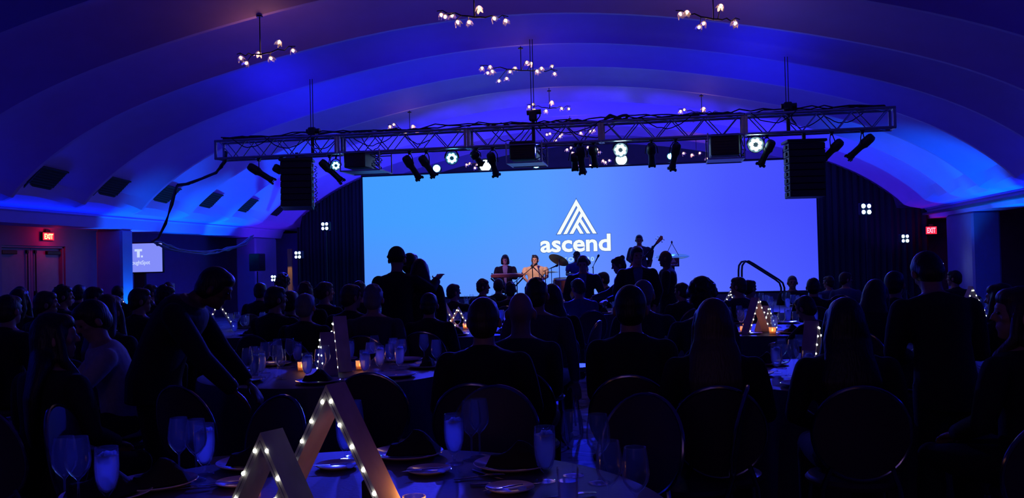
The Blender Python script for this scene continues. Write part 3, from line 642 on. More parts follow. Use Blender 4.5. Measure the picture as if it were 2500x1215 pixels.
led_wash(2210, 582, 24.2, .12, 'small four-lamp light below left of the right exit sign', 'light stand below left of the right exit sign', .45)
led_wash(2297, 648, 24.2, .09, 'lowest four-lamp light in front of the right pillar', 'lowest light stand in front of the right pillar', .5)
# ---------------------------------------------------------------- stage
st = empty('stage_platform', (-2.2, 22.6, 0)); tag(st, 'low black stage platform under the band in front of the screen', 'stage')
M['deck'] = mat('stage_deck', (.05, .05, .055), .6, bump=.2, scale=40)
m = MB(); m.box((0, 0, .385), (12.8, 3.9, .03), bev=.005); m.build('stage_deck', 'deck', st)
m = MB()
N = 120
for i in range(N+1):
    x = -6.38+12.76*i/N; y = -1.93+.012*math.sin(i*2.1); m.v += [(x, y, .0), (x, y, .375), (x, y+.01, .0), (x, y+.01, .375)]
for i in range(N):
    a = 4*i; b = a+4
    for q in ((a, b, b+1, a+1), (a+2, a+3, b+3, b+2), (a+1, b+1, b+3, a+3)): m.f.append(q); m.m.append(0)
m.build('stage_skirt', 'drape', st)
for x in (-6.2, -3, 0, 3, 6.2):
    for y in (-1.8, 0, 1.8):
        m = MB(); m.cyl((x, y, 0), (x, y, .37), .025, 8); m.build('leg', 'alu', st)
# stairs with the curved handrails
c = at(1806, 690, 19.6); sx, sy = c.x, c.y
th = empty('stage_steps', (sx+.3, 20.35, 0)); tag(th, 'small black steps at the right end of the stage front', 'steps')
for k in range(2):
    m = MB(); m.box((0.0+k*.0, -.1-.28*(1-k)+.1, .065+.13*k+(.065 if k else 0)), (1.0, .28, .13+.13*k), bev=.005); m.build('step', 'deck', th)
def rail(px, d, lab):
    P = [at(px, 742, d), at(px, 660, d), at(px+1, 648, d), at(px+7, 639, d), at(px+17, 637, d), at(px+28, 643, d), at(px+90, 682, d), at(px+100, 690, d), at(px+104, 702, d), at(px+105, 765, d)]
    P[0].z = .4; P[-1].z = 0.0
    m = MB(); m.tube(P, .022, 8); c = P[-1]; m.cyl((c.x, c.y, 0), (c.x, c.y, .02), .05, 12); m.cyl((P[0].x, P[0].y, .4), (P[0].x, P[0].y, .42), .05, 12)
    o = m.build('handrail', M['rail'], smooth=True); tag(o, lab, 'handrail', 'steel handrails of the stage steps')
M['rail'] = mat('blue_steel', (.06, .07, .10), .35, .8)
rail(1803, 20.5, 'bent steel handrail at the stage steps, the left one of the pair'); rail(1811, 20.2, 'bent steel handrail at the stage steps, the right one of the pair')
# keyboard on an X stand
M['red'] = mat('red_lacquer', (.40, .13, .07), .3, coat=.4); M['ivory'] = mat('ivory_keys', (.8, .76, .7), .35); M['blackgloss'] = mat('black_gloss', (.01, .01, .012), .2)
D0 = 21.6
c = at(1238, 671, D0-.1); kx, ky = c.x, c.y
th = empty('stage_keyboard', (kx, ky, c.z-.02), .12); tag(th, 'red stage keyboard in front of the seated woman', 'keyboard')
m = MB(); m.box((0, 0, .0), (.76, .26, .08), bev=.015); m.build('keyboard_case', 'red', th)
m = MB(); m.box((0, .04, .05), (.66, .14, .015)); m.build('white_keys', 'ivory', th)
m = MB()
for i in range(28):
    if i % 7 not in (2, 6): m.box((-.315+i*.0233, .065, .062), (.011, .08, .014))
m.build('black_keys', 'blackgloss', th)
for x in (-.355, .355):
    m = MB(); m.cyl((x, 0, .045), (x, 0, .07), .02, 10); m.build('knob', 'chrome', th)
st_ = empty('keyboard_stand', (kx, ky, .4), .12); tag(st_, 'crossed black legs under the red keyboard', 'stand'); h = c.z-.02-.4-.045
for s_ in (-1, 1):
    for y in (-.1, .1):
        m = MB(); m.cyl((-s_*.38, y+.02*s_, h-.01), (s_*.38, y+.02*s_, .02), .014, 8); m.build('leg', 'black', st_)
m = MB()
for s_ in (-1, 1): m.cyl((s_*.38, -.18, .02), (s_*.38, .18, .02), .016, 8); m.cyl((s_*.38, -.12, h-.012), (s_*.38, .12, h-.012), .012, 8)
m.build('cross_bar', 'black', st_)
# microphones
def mic_stand(pb, pt, d, lab, boom=None, cat='microphone'):
    b = at(*pb, d); t = at(*pt, d); th = empty('microphone_stand', (b.x, b.y, .4)); tag(th, lab, cat); H = t.z-.4
    m = MB(); m.cyl((0, 0, .02), (t.x-b.x, t.y-b.y, H), .011, 8); m.build('pole', 'black', th)
    for k in range(3):
        a = k*2.09+.5; m = MB(); m.cyl((0, 0, .12), (.28*math.cos(a), .28*math.sin(a), .01), .008, 6); m.build('leg', 'black', th)
    e = Vector((t.x-b.x, t.y-b.y, H)); dr = Vector((0, .6, .2)).normalized()
    if boom:
        q = at(*boom[0], d+boom[1]); q = q-Vector((b.x, b.y, .4)); m = MB(); m.cyl(e-(q-e)*.25, q, .008, 6); m.cyl(e-(q-e)*.25, e-(q-e)*.36, .018, 8); m.build('boom', 'black', th); dr = (q-e).normalized(); e = q
    m = MB(); m.lathe([(.010, -.0), (.014, .08), (.016, .14), (.026, .15), (.028, .175), (.024, .20), (.010, .212), (0, .214)], e, 12, dr); m.build('microphone', 'grille', th, smooth=True)
mic_stand((1302, 700), (1299, 630), 21.2, 'microphone on a straight stand before the seated singer')
mic_stand((1263, 700), (1262, 684), 21.3, 'long boom microphone stand reaching from the keyboard to the singer', ((1295, 656), -.1))
mic_stand((1320, 700), (1322, 672), 21.0, 'short microphone boom crossing in front of the singer', ((1310, 660), .1))
mic_stand((1333, 700), (1331, 660), 21.6, 'microphone boom right of the singer pointing to the drums', ((1343, 655), .0))
mic_stand((1449, 700), (1448, 650), 22.0, 'microphone on a tall stand right of the drummer', ((1453, 640), .0))
# drum kit
M['brass'] = mat('cymbal_bronze', (.45, .30, .14), .3, .9); M['drumshell'] = mat('drum_shell', (.30, .12, .05), .3, coat=.5, var=.3, scale=8); M['skin_head'] = mat('black_drum_head', (.03, .03, .035), .4)
def cymbal(p, d, r, tilt, lab, yaw=0):
    c = at(*p, d); th = empty('cymbal', (c.x, c.y, .4)); tag(th, lab, 'cymbal'); z = c.z-.4
    R = Matrix.Rotation(yaw, 3, 'Z')@Matrix.Rotation(tilt, 3, 'Y')@Matrix.Rotation(-.5, 3, 'X'); nn = R@Vector((0, 0, 1))
    m = MB(); m.lathe([(0, .022), (.03, .02), (.05, .004), (r*.5, -.006), (r, -.03), (r, -.033), (r*.5, -.01), (0, .015)], (0, 0, z), 32, nn); m.build('cymbal_plate', 'brass', th, smooth=True)
    m = MB(); m.cyl((0, 0, .3), (0, 0, z-.01), .011, 8); m.cyl((0, 0, z-.02), Vector((0, 0, z))+nn*.05, .006, 6); m.build('pole', 'chrome', th)
    for k in range(3):
        a = k*2.09; m = MB(); m.cyl((0, 0, .35), (.26*math.cos(a), .26*math.sin(a), .01), .008, 6); m.build('leg', 'chrome', th)
cymbal((1365, 632), 21.7, .25, .38, 'tilted bronze cymbal left of the drummer'); cymbal((1427, 632), 22.3, .19, .5, 'cymbal right behind the drummer')
def drum(c, r, h, nn, lab, front=False):
    th = empty('drum', c); tag(th, lab, 'drum'); nn = Vector(nn).normalized()
    m = MB(); m.lathe([(r, -h/2), (r, h/2)], (0, 0, 0), 28, nn); m.build('drum_shell', 'drumshell', th, smooth=True)
    m = MB(); m.lathe([(r*1.03, h/2-.02), (r*1.04, h/2), (r*1.0, h/2+.01), (r*.97, h/2)], (0, 0, 0), 28, nn); m.lathe([(r*1.03, -h/2+.02), (r*1.04, -h/2), (r*1.0, -h/2-.01)], (0, 0, 0), 28, nn); m.build('drum_hoop', 'chrome', th, smooth=True)
    m = MB(); m.lathe([(0, h/2+.004), (r*.97, h/2+.003)], (0, 0, 0), 28, nn); m.build('drum_head', 'skin_head', th)
    R = nn.to_track_quat('Z', 'Y').to_matrix(); m = MB()
    for k in range(8):
        a = PI*2*k/8; p = R@Vector((r*1.03*math.cos(a), r*1.03*math.sin(a), 0)); m.box(p, (.018, .018, h*.8), R)
    m.build('tension_lug', 'chrome', th); return th
c = at(1385, 715, 22.0); b = drum((c.x, c.y, .4+.27), .26, .40, (0, -1, 0), 'dark bass drum with white writing, front head to the hall', True)
text_mesh('SO', 'drum_writing', 'ivory', b, .20, .09, (-.14, -.215, .08)); m = MB(); m.prism([(-.15, -.06), (-.05, .02), (.05, -.01), (.15, .0), (.12, -.07), (.0, -.11), (-.1, -.09)], -.212, -.216, lambda u, w_, t: (u, t, w_)); m.build('drum_emblem', 'ivory', b)
c = at(1371, 690, 21.6); fd = drum((c.x, c.y, .4+.58), .19, .34, (0, -.12, 1), 'round tom drum at the left of the drum kit')
for k in range(3):
    a = k*2.09; m = MB(); m.cyl((.16*math.cos(a), .16*math.sin(a), .02), (.2*math.cos(a), .2*math.sin(a), -.57), .009, 6); m.build('leg', 'chrome', fd)
c = at(1347, 690, 21.9); th = empty('cymbal_pair', (c.x, c.y, .4)); tag(th, 'closed pair of small cymbals at the far left of the drums', 'cymbal')
m = MB(); m.lathe([(0, .02), (.03, .015), (.17, -.01), (.17, -.014), (0, 0)], (0, 0, .92), 24); m.lathe([(0, -.03), (.03, -.03), (.17, -.018), (.17, -.016), (0, -.02)], (0, 0, .92), 24); m.build('cymbal_plate', 'brass', th, smooth=True)
m = MB(); m.cyl((0, 0, .02), (0, 0, 1.02), .010, 8); m.build('pole', 'chrome', th)
for k in range(3):
    a = k*2.09; m = MB(); m.cyl((0, 0, .3), (.22*math.cos(a), .22*math.sin(a), .01), .008, 6); m.build('leg', 'chrome', th)
# bass guitar, amplifier wedge, lectern
def guitar():
    a = at(1543, 662, 21.75); e = at(1608, 588, 21.45); th = empty('bass_guitar', a); tag(th, 'bass guitar with its neck pointing up to the right', 'guitar'); v = e-a; d = v.normalized(); L = v.length
    up = Vector((0, -1, 0)); R = Matrix((d, up.cross(d).normalized()*-1, up)).transposed()
    out = [(-.20, .0), (-.22, .10), (-.14, .17), (-.02, .14), (.05, .10), (.14, .15), (.26, .19), (.30, .15), (.20, .06), (.18, 0), (.22, -.07), (.30, -.13), (.24, -.17), (.12, -.14), (.03, -.11), (-.06, -.15), (-.16, -.15), (-.21, -.09)]
    m = MB(); m.prism(out, -.02, .02, lambda u, w_, t: R@Vector((u, w_, t))); m.build('guitar_body', 'drumshell', th)
    m = MB(); m.box(R@Vector((.12+(L-.12)/2*.92, 0, .022)), ((L-.12)*.95, .045, .02), R); m.build('guitar_neck', 'blackgloss', th)
    m = MB(); m.prism([(L-.08, -.03), (L+.13, -.05), (L+.15, .0), (L+.10, .05), (L-.08, .03)], .01, .03, lambda u, w_, t: R@Vector((u, w_, t))); hd = m.build('guitar_head', 'drumshell', th)
    for k in range(4):
        m = MB(); q = R@Vector((L+.0+.035*k, (.055 if k % 2 else -.055), .02)); m.cyl(q, q+R@Vector((0, .035 if k % 2 else -.035, 0)), .010, 8); m.build('tuning_peg', 'chrome', hd)
    m = MB()
    for k in range(4): m.cyl(R@Vector((-.10, -.015+.01*k, .036)), R@Vector((L+.05, -.015+.01*k, .036)), .0012, 4)
    m.build('string', 'chrome', th)
guitar()
c = at(1578, 642, 22.2); th = empty('music_stand', (c.x, c.y, .4)); tag(th, 'dark music stand to the right of the bass player', 'stand')
m = MB(); m.prism([(-.16, .08), (.16, .08), (.11, -.1), (-.12, -.1)], -.01, .01, lambda u, w_, t: (u, t-w_*.3, c.z-.4+w_)); m.build('desk', 'darkwall', th)
m = MB(); m.cyl((0, 0, .02), (0, 0, c.z-.4-.05), .012, 8); m.build('pole', 'black', th)
for k in range(3):
    a = k*2.09; m = MB(); m.cyl((0, 0, .15), (.25*math.cos(a), .25*math.sin(a), .01), .009, 6); m.build('leg', 'black', th)
c = at(1641, 626, 20.9); th = empty('lectern', (c.x, c.y, .4)); tag(th, 'lectern with an oval pale top and a small logo panel behind the bald man', 'lectern'); H = c.z-.4
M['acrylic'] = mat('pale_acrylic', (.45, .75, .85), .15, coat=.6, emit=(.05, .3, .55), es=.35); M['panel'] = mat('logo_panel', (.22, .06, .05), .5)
m = MB(); m.v = []; n = 28
prof = [(.0, .014), (.37, .010), (.395, 0), (.37, -.010), (0, -.014)]
vs = []; 
for r, z in prof:
    for k in range(n): an = 2*PI*k/n; vs.append((r*math.cos(an), r*.42*math.sin(an)*1.0, H+z+r*.42*math.sin(an)*.35))
fs = [(i*n+k, i*n+(k+1) % n, (i+1)*n+(k+1) % n, (i+1)*n+k) for i in range(4) for k in range(n)]; m.add(vs, fs); m.build('lectern_top', 'acrylic', th, smooth=True)
m = MB(); m.box((0, -.0, (H-.05)/2), (.10, .10, H-.08), bev=.02); m.box((0, 0, .015), (.5, .4, .03), bev=.01); m.build('lectern_post', 'black', th)
m = MB(); m.box((0.03, -.19, H-.13), (.25, .015, .20), bev=.004); pn = m.build('logo_panel', 'panel', th)
k_ = .11/650; m = MB()
for P in LOGO:
    Q = [((x-797)*k_+.03, -(y-620)*k_+H-.135) for x, y in P]; nn_ = len(Q); vs = [(a, -.199, b) for a, b in Q]+[(a, -.202, b) for a, b in Q]
    m.add(vs, [tuple(range(nn_)), tuple(range(2*nn_-1, nn_-1, -1))]+[(i, i+nn_, (i+1) % nn_+nn_, (i+1) % nn_) for i in range(nn_)])
m.build('panel_logo', 'white_e2' if 'white_e2' in M else 'ivory', pn)
text_mesh('ascend', 'panel_wordmark', 'ivory', pn, .19, .055, (-.065, -.200, H-.205), offset=.03)
for s_ in (-1, 1):
    m = MB(); m.cyl((s_*.15, 0, H+.02), (0, 0, H+.31), .007, 6); m.build('microphone_arm', 'black', th)
m = MB(); m.ball((0, 0, H+.33), (.02, .02, .035), 10, 6); m.build('microphone', 'grille', th, smooth=True)
# ---------------------------------------------------------------- tables, chairs, tableware
M['cloth'] = mat('dark_blue_cloth', (.055, .048, .085), .55, var=.1, scale=60, bump=.1)
M['china'] = mat('white_china', (.80, .74, .78), .12, coat=.5); M['napkin'] = mat('black_napkin', (.006, .006, .01), .9, bump=.3, scale=90)
def thin_glass(name, tint, glow=0.0):
    m = bpy.data.materials.new(name); m.use_nodes = True; nt = m.node_tree; nt.nodes.clear(); out = nt.nodes.new('ShaderNodeOutputMaterial')
    tr_ = nt.nodes.new('ShaderNodeBsdfTransparent'); tr_.inputs[0].default_value = (*tint, 1); gl = nt.nodes.new('ShaderNodeBsdfGlossy'); gl.inputs['Roughness'].default_value = .04; gl.inputs[0].default_value = (.95, .97, 1, 1)
    lw = nt.nodes.new('ShaderNodeLayerWeight'); lw.inputs[0].default_value = .17; mx = nt.nodes.new('ShaderNodeMixShader'); mu = nt.nodes.new('ShaderNodeMath'); mu.operation = 'MULTIPLY'; mu.inputs[1].default_value = .55; nt.links.new(lw.outputs['Fresnel'], mu.inputs[0]); nt.links.new(mu.outputs[0], mx.inputs[0]); nt.links.new(tr_.outputs[0], mx.inputs[1]); nt.links.new(gl.outputs[0], mx.inputs[2])
    last = mx
    if glow:
        tl = nt.nodes.new('ShaderNodeBsdfTranslucent'); tl.inputs[0].default_value = (.75, .85, 1, 1); m2_ = nt.nodes.new('ShaderNodeMixShader'); m2_.inputs[0].default_value = glow; nt.links.new(mx.outputs[0], m2_.inputs[1]); nt.links.new(tl.outputs[0], m2_.inputs[2]); last = m2_
    nt.links.new(last.outputs[0], out.inputs[0]); return m
def glassmat(name, col, rough=.0, ior=1.45):
    m = bpy.data.materials.new(name); m.use_nodes = True; b = m.node_tree.nodes['Principled BSDF']; b.inputs['Base Color'].default_value = (*col, 1)
    b.inputs['Roughness'].default_value = rough; b.inputs['Transmission Weight'].default_value = 1; b.inputs['IOR'].default_value = ior; return m
M['glass'] = thin_glass('clear_glass', (.97, .98, 1), .025); M['frosted'] = thin_glass('ice_water', (.8, .88, 1), .55); M['wine'] = mat('red_wine', (.03, .002, .006), .1, coat=.5)
M['steel'] = mat('cutlery_steel', (.6, .6, .64), .18, 1.0); M['wood'] = mat('raw_timber', (.70, .54, .48), .6, var=.22, scale=9, bump=.15, stretch=(1, 1, .25))
M['led'] = emitter('fairy_light', (.82, 1.0, .95), 7); M['flame'] = emitter('candle_flame', (1.0, .42, .12), 16); M['wax'] = mat('candle_wax', (.8, .5, .3), .5, emit=(1, .25, .05), es=.5)
M['amber'] = thin_glass('votive_glass', (1, .7, .5), .35); M['chairback'] = mat('chair_shell', (.045, .030, .045), .5); M['chairrim'] = mat('chair_rim', (.25, .25, .3), .18, 1.0)
ORD = ['first', 'second', 'third', 'fourth', 'fifth', 'sixth', 'seventh', 'eighth', 'ninth', 'tenth', 'eleventh', 'twelfth', 'thirteenth', 'fourteenth', 'fifteenth', 'sixteenth', 'seventeenth', 'eighteenth', 'nineteenth', 'twentieth']
PROTO = {}
def proto(kind):
    if kind in PROTO: return PROTO[kind]
    L = []
    if kind == 'wine_glass':
        m = MB(); m.lathe([(.036, 0), (.036, .003), (.012, .007), (.004, .014), (.0035, .085), (.007, .092), (.022, .106), (.036, .128), (.040, .150), (.037, .190), (.031, .225), (.0298, .225), (.0358, .190), (.0385, .150), (.0345, .129), (.020, .108), (.004, .097), (0, .096)], n=24); L.append((None, m.mesh('wine_glass', 'glass', True)))
    elif kind == 'wine_glass_filled':
        m = MB(); m.lathe([(.036, 0), (.036, .003), (.012, .007), (.004, .014), (.0035, .085), (.007, .092), (.022, .106), (.036, .128), (.040, .150), (.037, .190), (.031, .225), (.0298, .225), (.0358, .190), (.0385, .150), (.0345, .129), (.020, .108), (.004, .097), (0, .096)], n=24); L.append((None, m.mesh('wine_glass', 'glass', True)))
        m = MB(); m.lathe([(0, .0975), (.004, .098), (.0195, .109), (.034, .130), (.0375, .148), (0, .148)], n=24); L.append(('red_wine', m.mesh('red_wine', 'wine', True)))
    elif kind == 'water_goblet':
        m = MB(); m.lathe([(.034, 0), (.034, .004), (.014, .008), (.006, .014), (.006, .028), (.012, .034), (.026, .052), (.036, .085), (.0385, .12), (.037, .165), (.0355, .185), (.0340, .185), (.0355, .165), (.0365, .12), (.034, .085), (.024, .054), (.008, .040), (0, .039)], n=24); L.append((None, m.mesh('water_goblet', 'glass', True)))
        m = MB(); m.lathe([(0, .0405), (.0075, .0415), (.0235, .055), (.0332, .085), (.0357, .12), (.0352, .158), (0, .158)], n=24); L.append(('ice_water', m.mesh('ice_water', 'frosted', True)))
        rr = random.Random(2); m = MB()
        for k in range(7): m.box((rr.uniform(-.018, .018), rr.uniform(-.018, .018), .155+rr.uniform(0, .008)), (.018, .018, .014), Quaternion((rr.random(), rr.random(), rr.random(), 1)).normalized())
        L.append(('ice_cube', m.mesh('ice_cube', 'frosted')))
    elif kind == 'tumbler':
        m = MB(); m.lathe([(.030, 0), (.034, .10), (.0345, .125), (.033, .125), (.032, .10), (.028, .012), (0, .010)], n=24); L.append((None, m.mesh('tumbler', 'glass', True)))
        m = MB(); m.lathe([(0, .0115), (.0275, .0125), (.0305, .085), (0, .085)], n=24); L.append(('ice_water', m.mesh('ice_water', 'frosted', True)))
    elif kind == 'dinner_plate':
        m = MB(); m.lathe([(0, .002), (.09, .002), (.10, 0), (.145, .016), (.150, .020), (.147, .022), (.105, .010), (.085, .007), (0, .007)], n=40); L.append((None, m.mesh('dinner_plate', 'china', True)))
    elif kind == 'bread_plate':
        m = MB(); m.lathe([(0, .002), (.05, .002), (.055, 0), (.082, .010), (.085, .013), (.083, .015), (.058, .008), (0, .006)], n=32); L.append((None, m.mesh('bread_plate', 'china', True)))
    elif kind == 'napkin':
        m = MB(); N = 10; vs = []; fs = []
        for i in range(N+1):
            for j in range(N+1):
                u, v = i/N*2-1, j/N*2-1; z = .030+.012*math.sin(u*4+v)+.05*max(0, 1-abs(u)*1.1)*(0.6+.4*math.cos(v*3)); 
                if max(abs(u), abs(v)) > .95: z = .004
                vs.append((u*.085+.008*v, v*.05+.01*math.sin(u*3), z))
        fs = [(i*(N+1)+j, (i+1)*(N+1)+j, (i+1)*(N+1)+j+1, i*(N+1)+j+1) for i in range(N) for j in range(N)]
        k0 = len(vs); vs += [(-.085, -.05, .001), (.085, -.05, .001), (.085, .05, .001), (-.085, .05, .001)]; m.add(vs, fs+[(k0, k0+3, k0+2, k0+1)]); L.append((None, m.mesh('folded_napkin', 'napkin', 60)))
    elif kind == 'knife':
        m = MB(); m.tube([(-.11, 0, .004), (-.05, 0, .005), (0, 0, .004)], [(.006, .003), (.007, .0035), (.005, .003)], 8); m.prism([(0, -.006), (.08, -.009), (.11, .004), (.0, .006)], .003, .005, lambda u, w_, t: (u, w_, t)); L.append((None, m.mesh('knife', 'steel', 40)))
    elif kind == 'fork':
        m = MB(); m.tube([(-.10, 0, .004), (-.03, 0, .005), (.02, 0, .008)], [(.006, .002), (.004, .002), (.003, .002)], 8); m.box((.03, 0, .009), (.025, .022, .002))
        for k in range(4): m.cyl((.04, -.009+.006*k, .009), (.085, -.009+.006*k, .006), .0014, 6)
        L.append((None, m.mesh('fork', 'steel', 40)))
    elif kind == 'votive_candle':
        m = MB(); m.lathe([(.030, 0), (.033, .004), (.035, .07), (.033, .07), (.031, .008), (0, .006)], n=20); L.append((None, m.mesh('votive_candle', 'amber', True)))
        m = MB(); m.lathe([(0, .0075), (.026, .008), (.026, .028), (0, .026)], n=16); L.append(('candle_wax', m.mesh('candle_wax', 'wax', True)))
        m = MB(); m.lathe([(0, .027), (.006, .032), (.008, .040), (.004, .052), (0, .062)], n=10); L.append(('flame', m.mesh('flame', 'flame', True)))
    elif kind == 'butter_curl':
        m = MB(); m.ball((0, 0, .008), (.016, .012, .009), 10, 6); L.append((None, m.mesh('butter_curl', 'frosted', True)))
    elif kind == 'mug':
        m = MB(); m.lathe([(.036, 0), (.040, .004), (.040, .075), (.037, .078), (.036, .074), (.035, .01), (0, .008)], n=24); m.tube([(.038, 0, .06), (.062, 0, .055), (.066, 0, .035), (.055, 0, .018), (.038, 0, .016)], .005, 8); L.append((None, m.mesh('mug', 'napkin', True)))
    PROTO[kind] = L; return L
ITEMS = []
def place(kind, x, y, z, tbl, rz=0.0, s=1.0, light=0):
    L = proto(kind); base = {'wine_glass_filled': 'wine_glass'}.get(kind, kind)
    o = bpy.data.objects.new({'napkin': 'folded_napkin'}.get(base, base), L[0][1]); COL.objects.link(o); o.location = (x, y, z); o.rotation_euler = (0, 0, rz); o.scale = (s, s, s)
    for nm, me in L[1:]: c = bpy.data.objects.new(nm, me); COL.objects.link(c); c.parent = o
    ITEMS.append((kind, tbl, o))
    if light: lamp('POINT', 'candle_glow', (x, y, z+.085), None, light, (1, .38, .10), .02)
    return o
TABLES = {}
def table(key, desc, x, y, r, full=True):
    tb = empty('round_table', (x, y, 0)); tag(tb, 'round banquet table under the cloth, %s' % desc, 'table', 'round banquet tables')
    m = MB(); m.lathe([(0, .70), (r-.03, .70), (r-.01, .71), (r-.01, .735), (r-.03, .74), (0, .74)], n=40); m.build('tabletop', 'wood', tb, smooth=30)
    for k in range(4): a = PI/4+k*PI/2; m = MB(); m.cyl((r*.55*math.cos(a), r*.55*math.sin(a), 0), (r*.5*math.cos(a), r*.5*math.sin(a), .70), .018, 8); m.build('leg', 'alu', tb)
    m = MB(); n = 96; vs = [(0, 0, .75)]; fs = []; rr = random.Random(int(x*10)+50); ph = rr.uniform(0, 6)
    rings = [(r*.5, .75, 0), (r*.97, .75, 0), (r+.004, .744, 0), (r+.012, .70, .2), (r+.03, .5, .7), (r+.045, .25, 1), (r+.055, .015, 1.2)]
    for q, z, a in rings:
        for k in range(n):
            an = 2*PI*k/n; R_ = q+a*.028*math.sin(an*17+ph)+a*.016*math.sin(an*29+ph*2); vs.append((R_*math.cos(an), R_*math.sin(an), z))
    fs = [(0, 1+k, 1+(k+1) % n) for k in range(n)]+[(1+i*n+k, 1+i*n+(k+1) % n, 1+(i+1)*n+(k+1) % n, 1+(i+1)*n+k) for i in range(len(rings)-1) for k in range(n)]
    m.add(vs, fs); o = m.build('tablecloth', 'cloth', smooth=50, loc=(x, y, 0)); tag(o, 'dark tablecloth to the floor over the %s' % desc, 'tablecloth', 'dark round tablecloths'); TABLES[key] = (x, y, r, desc)
def setting(key, n=8, rz=0.0, seed=0, skip=(), rich=True):
    """place settings round a table: water goblet, two wine glasses, plate with napkin, bread plate"""
    x, y, r, d = TABLES[key]; rr = random.Random(seed)
    for k in range(n):
        if k in skip: continue
        a = rz+2*PI*k/n; u = Vector((math.cos(a), math.sin(a))); t = Vector((-u.y, u.x))
        def pos(rad, side): q = Vector((x, y))+u*rad+t*side; return q.x+rr.uniform(-.012, .012), q.y+rr.uniform(-.012, .012)
        px, py = pos(r-.20, 0); place('dinner_plate', px, py, .7505, key)
        if rr.random() < .6: place('napkin', px, py, .764, key, a+PI/2+rr.uniform(-.4, .4))
        px, py = pos(r-.40, -.10); place('water_goblet', px, py, .7505, key)
        px, py = pos(r-.47, .02); place('wine_glass' if rr.random() < .75 else 'wine_glass_filled', px, py, .7505, key)
        if rr.random() < .7: px, py = pos(r-.40, .13); place('wine_glass', px, py, .7505, key, s=.92)
        if rich and rr.random() < .6: px, py = pos(r-.22, .25); place('bread_plate', px, py, .7505, key); place('knife', px, py, .766, key, a+1.0)
def peak(key, x, y, h, yaw, lab, board=.075, spread=.58, nl=6, lean=0.0):
    """two timber boards meeting at the top with fairy lights along the edges"""
    th = empty('timber_peak_frame', (x, y, .751), yaw); tag(th, lab, 'table decoration', 'lit timber peaks'); t = .022; half = h*spread
    rr = random.Random(int(h*1000)+int(x*100))
    for s_ in (-1, 1):
        m = MB(); d = Vector((s_*half, 0, -h)).normalized(); nn = Vector((s_*h, 0, half)).normalized()
        A = [(0, -.0), (0, 0)]
        o1 = Vector((0, 0, h)); o2 = Vector((s_*half, 0, 0)); i1 = Vector((0, 0, h-t/math.sin(math.atan2(half, h)))); i2 = Vector((s_*(half-t/math.cos(math.atan2(half, h))), 0, 0))
        ys2 = (-board/2, board/2); vs = [o1+Vector((0, yy, 0)) for yy in ys2]+[o2+Vector((0, yy, 0)) for yy in ys2]+[i2+Vector((0, yy, 0)) for yy in ys2]+[i1+Vector((0, yy, 0)) for yy in ys2]
        m.add(vs, [(0, 1, 3, 2), (2, 3, 5, 4), (4, 5, 7, 6), (6, 7, 1, 0), (0, 2, 4, 6), (1, 7, 5, 3)]); b = m.build('timber_board', 'wood', th)
        for k in range(nl):
            f = (k+.45)/nl; p = o1.lerp(o2, f)*.5+i1.lerp(i2, f)*.5; yy = -board/2-.004 if (k % 3) else -board/2-.003
            off = rr.uniform(-.008, .010)
            m = MB(); m.ball(p+nn*off+Vector((0, yy, 0)), (.0048, .0048, .0062), 8, 6); m.build('fairy_light', 'led', b, smooth=True)
        m = MB(); m.tube([o1.lerp(o2, f/10)*.5+i1.lerp(i2, f/10)*.5+Vector((0, -board/2-.002, 0)) for f in range(11)], .0008, 4); m.build('light_wire', 'steel', b)
    return th
CHAIR = None
def chair(x, y, rz, lab):
    """round-backed banquet chair; rz is the way its sitter faces (0 = towards the stage)"""
    global CHAIR
    if CHAIR is None:
        th = empty('banquet_chair'); parts = []
        m = MB(); m.lathe([(0, .43), (.20, .43), (.215, .44), (.22, .455), (.205, .472), (.1, .478), (0, .48)], n=28); m.build('seat', 'chairback', th, smooth=True)
        m = MB(); vs = []; fs = []; A_, B_ = 7, 20; w0, zc, hz = .212, .705, .215
        prof = []
        for i in range(A_+1):
            for k in range(B_):
                an = 2*PI*k/B_; rad = i/A_; X = w0*rad*math.cos(an); Z = zc+hz*rad*math.sin(an); prof.append((X, -.20-(Z-.5)*.18+.28*X*X*2, Z))
        n0 = len(prof); vs = prof+[(a, b-.014, c) for a, b, c in prof]
        for o_ in (0, n0):
            for i in range(A_):
                for k in range(B_): fs.append((o_+i*B_+k, o_+i*B_+(k+1) % B_, o_+(i+1)*B_+(k+1) % B_, o_+(i+1)*B_+k))
        m.add(vs, fs); m.build('backrest', 'chairback', th, smooth=True)
        m = MB(); m.tube([(w0*math.cos(2*PI*k/36), -.207-(zc+hz*math.sin(2*PI*k/36)-.5)*.18+.56*(w0*math.cos(2*PI*k/36))**2, zc+hz*math.sin(2*PI*k/36)) for k in range(36)], .010, 8, closed=True); m.build('back_rim', 'chairrim', th, smooth=True)
        for sx in (-1, 1):
            m = MB(); m.tube([(sx*.17, .15, .44), (sx*.20, .20, 0)], [.013, .010], 8); m.build('leg', 'chairrim', th, smooth=True)
            m = MB(); m.tube([(sx*.13, -.215, .55), (sx*.17, -.18, .44), (sx*.20, -.24, 0)], [.012, .013, .010], 8); m.build('leg', 'chairrim', th, smooth=True)
        CHAIR = th; KIDS[th.name] = list(kids(th)); r_ = th
    else:
        r_ = CHAIR.copy(); COL.objects.link(r_)
        for c in KIDS[CHAIR.name]: q = c.copy(); COL.objects.link(q); q.parent = r_
    r_.location = (x, y, 0); r_.rotation_euler = (0, 0, rz); tag(r_, lab, 'chair', 'round-backed banquet chairs'); return r_
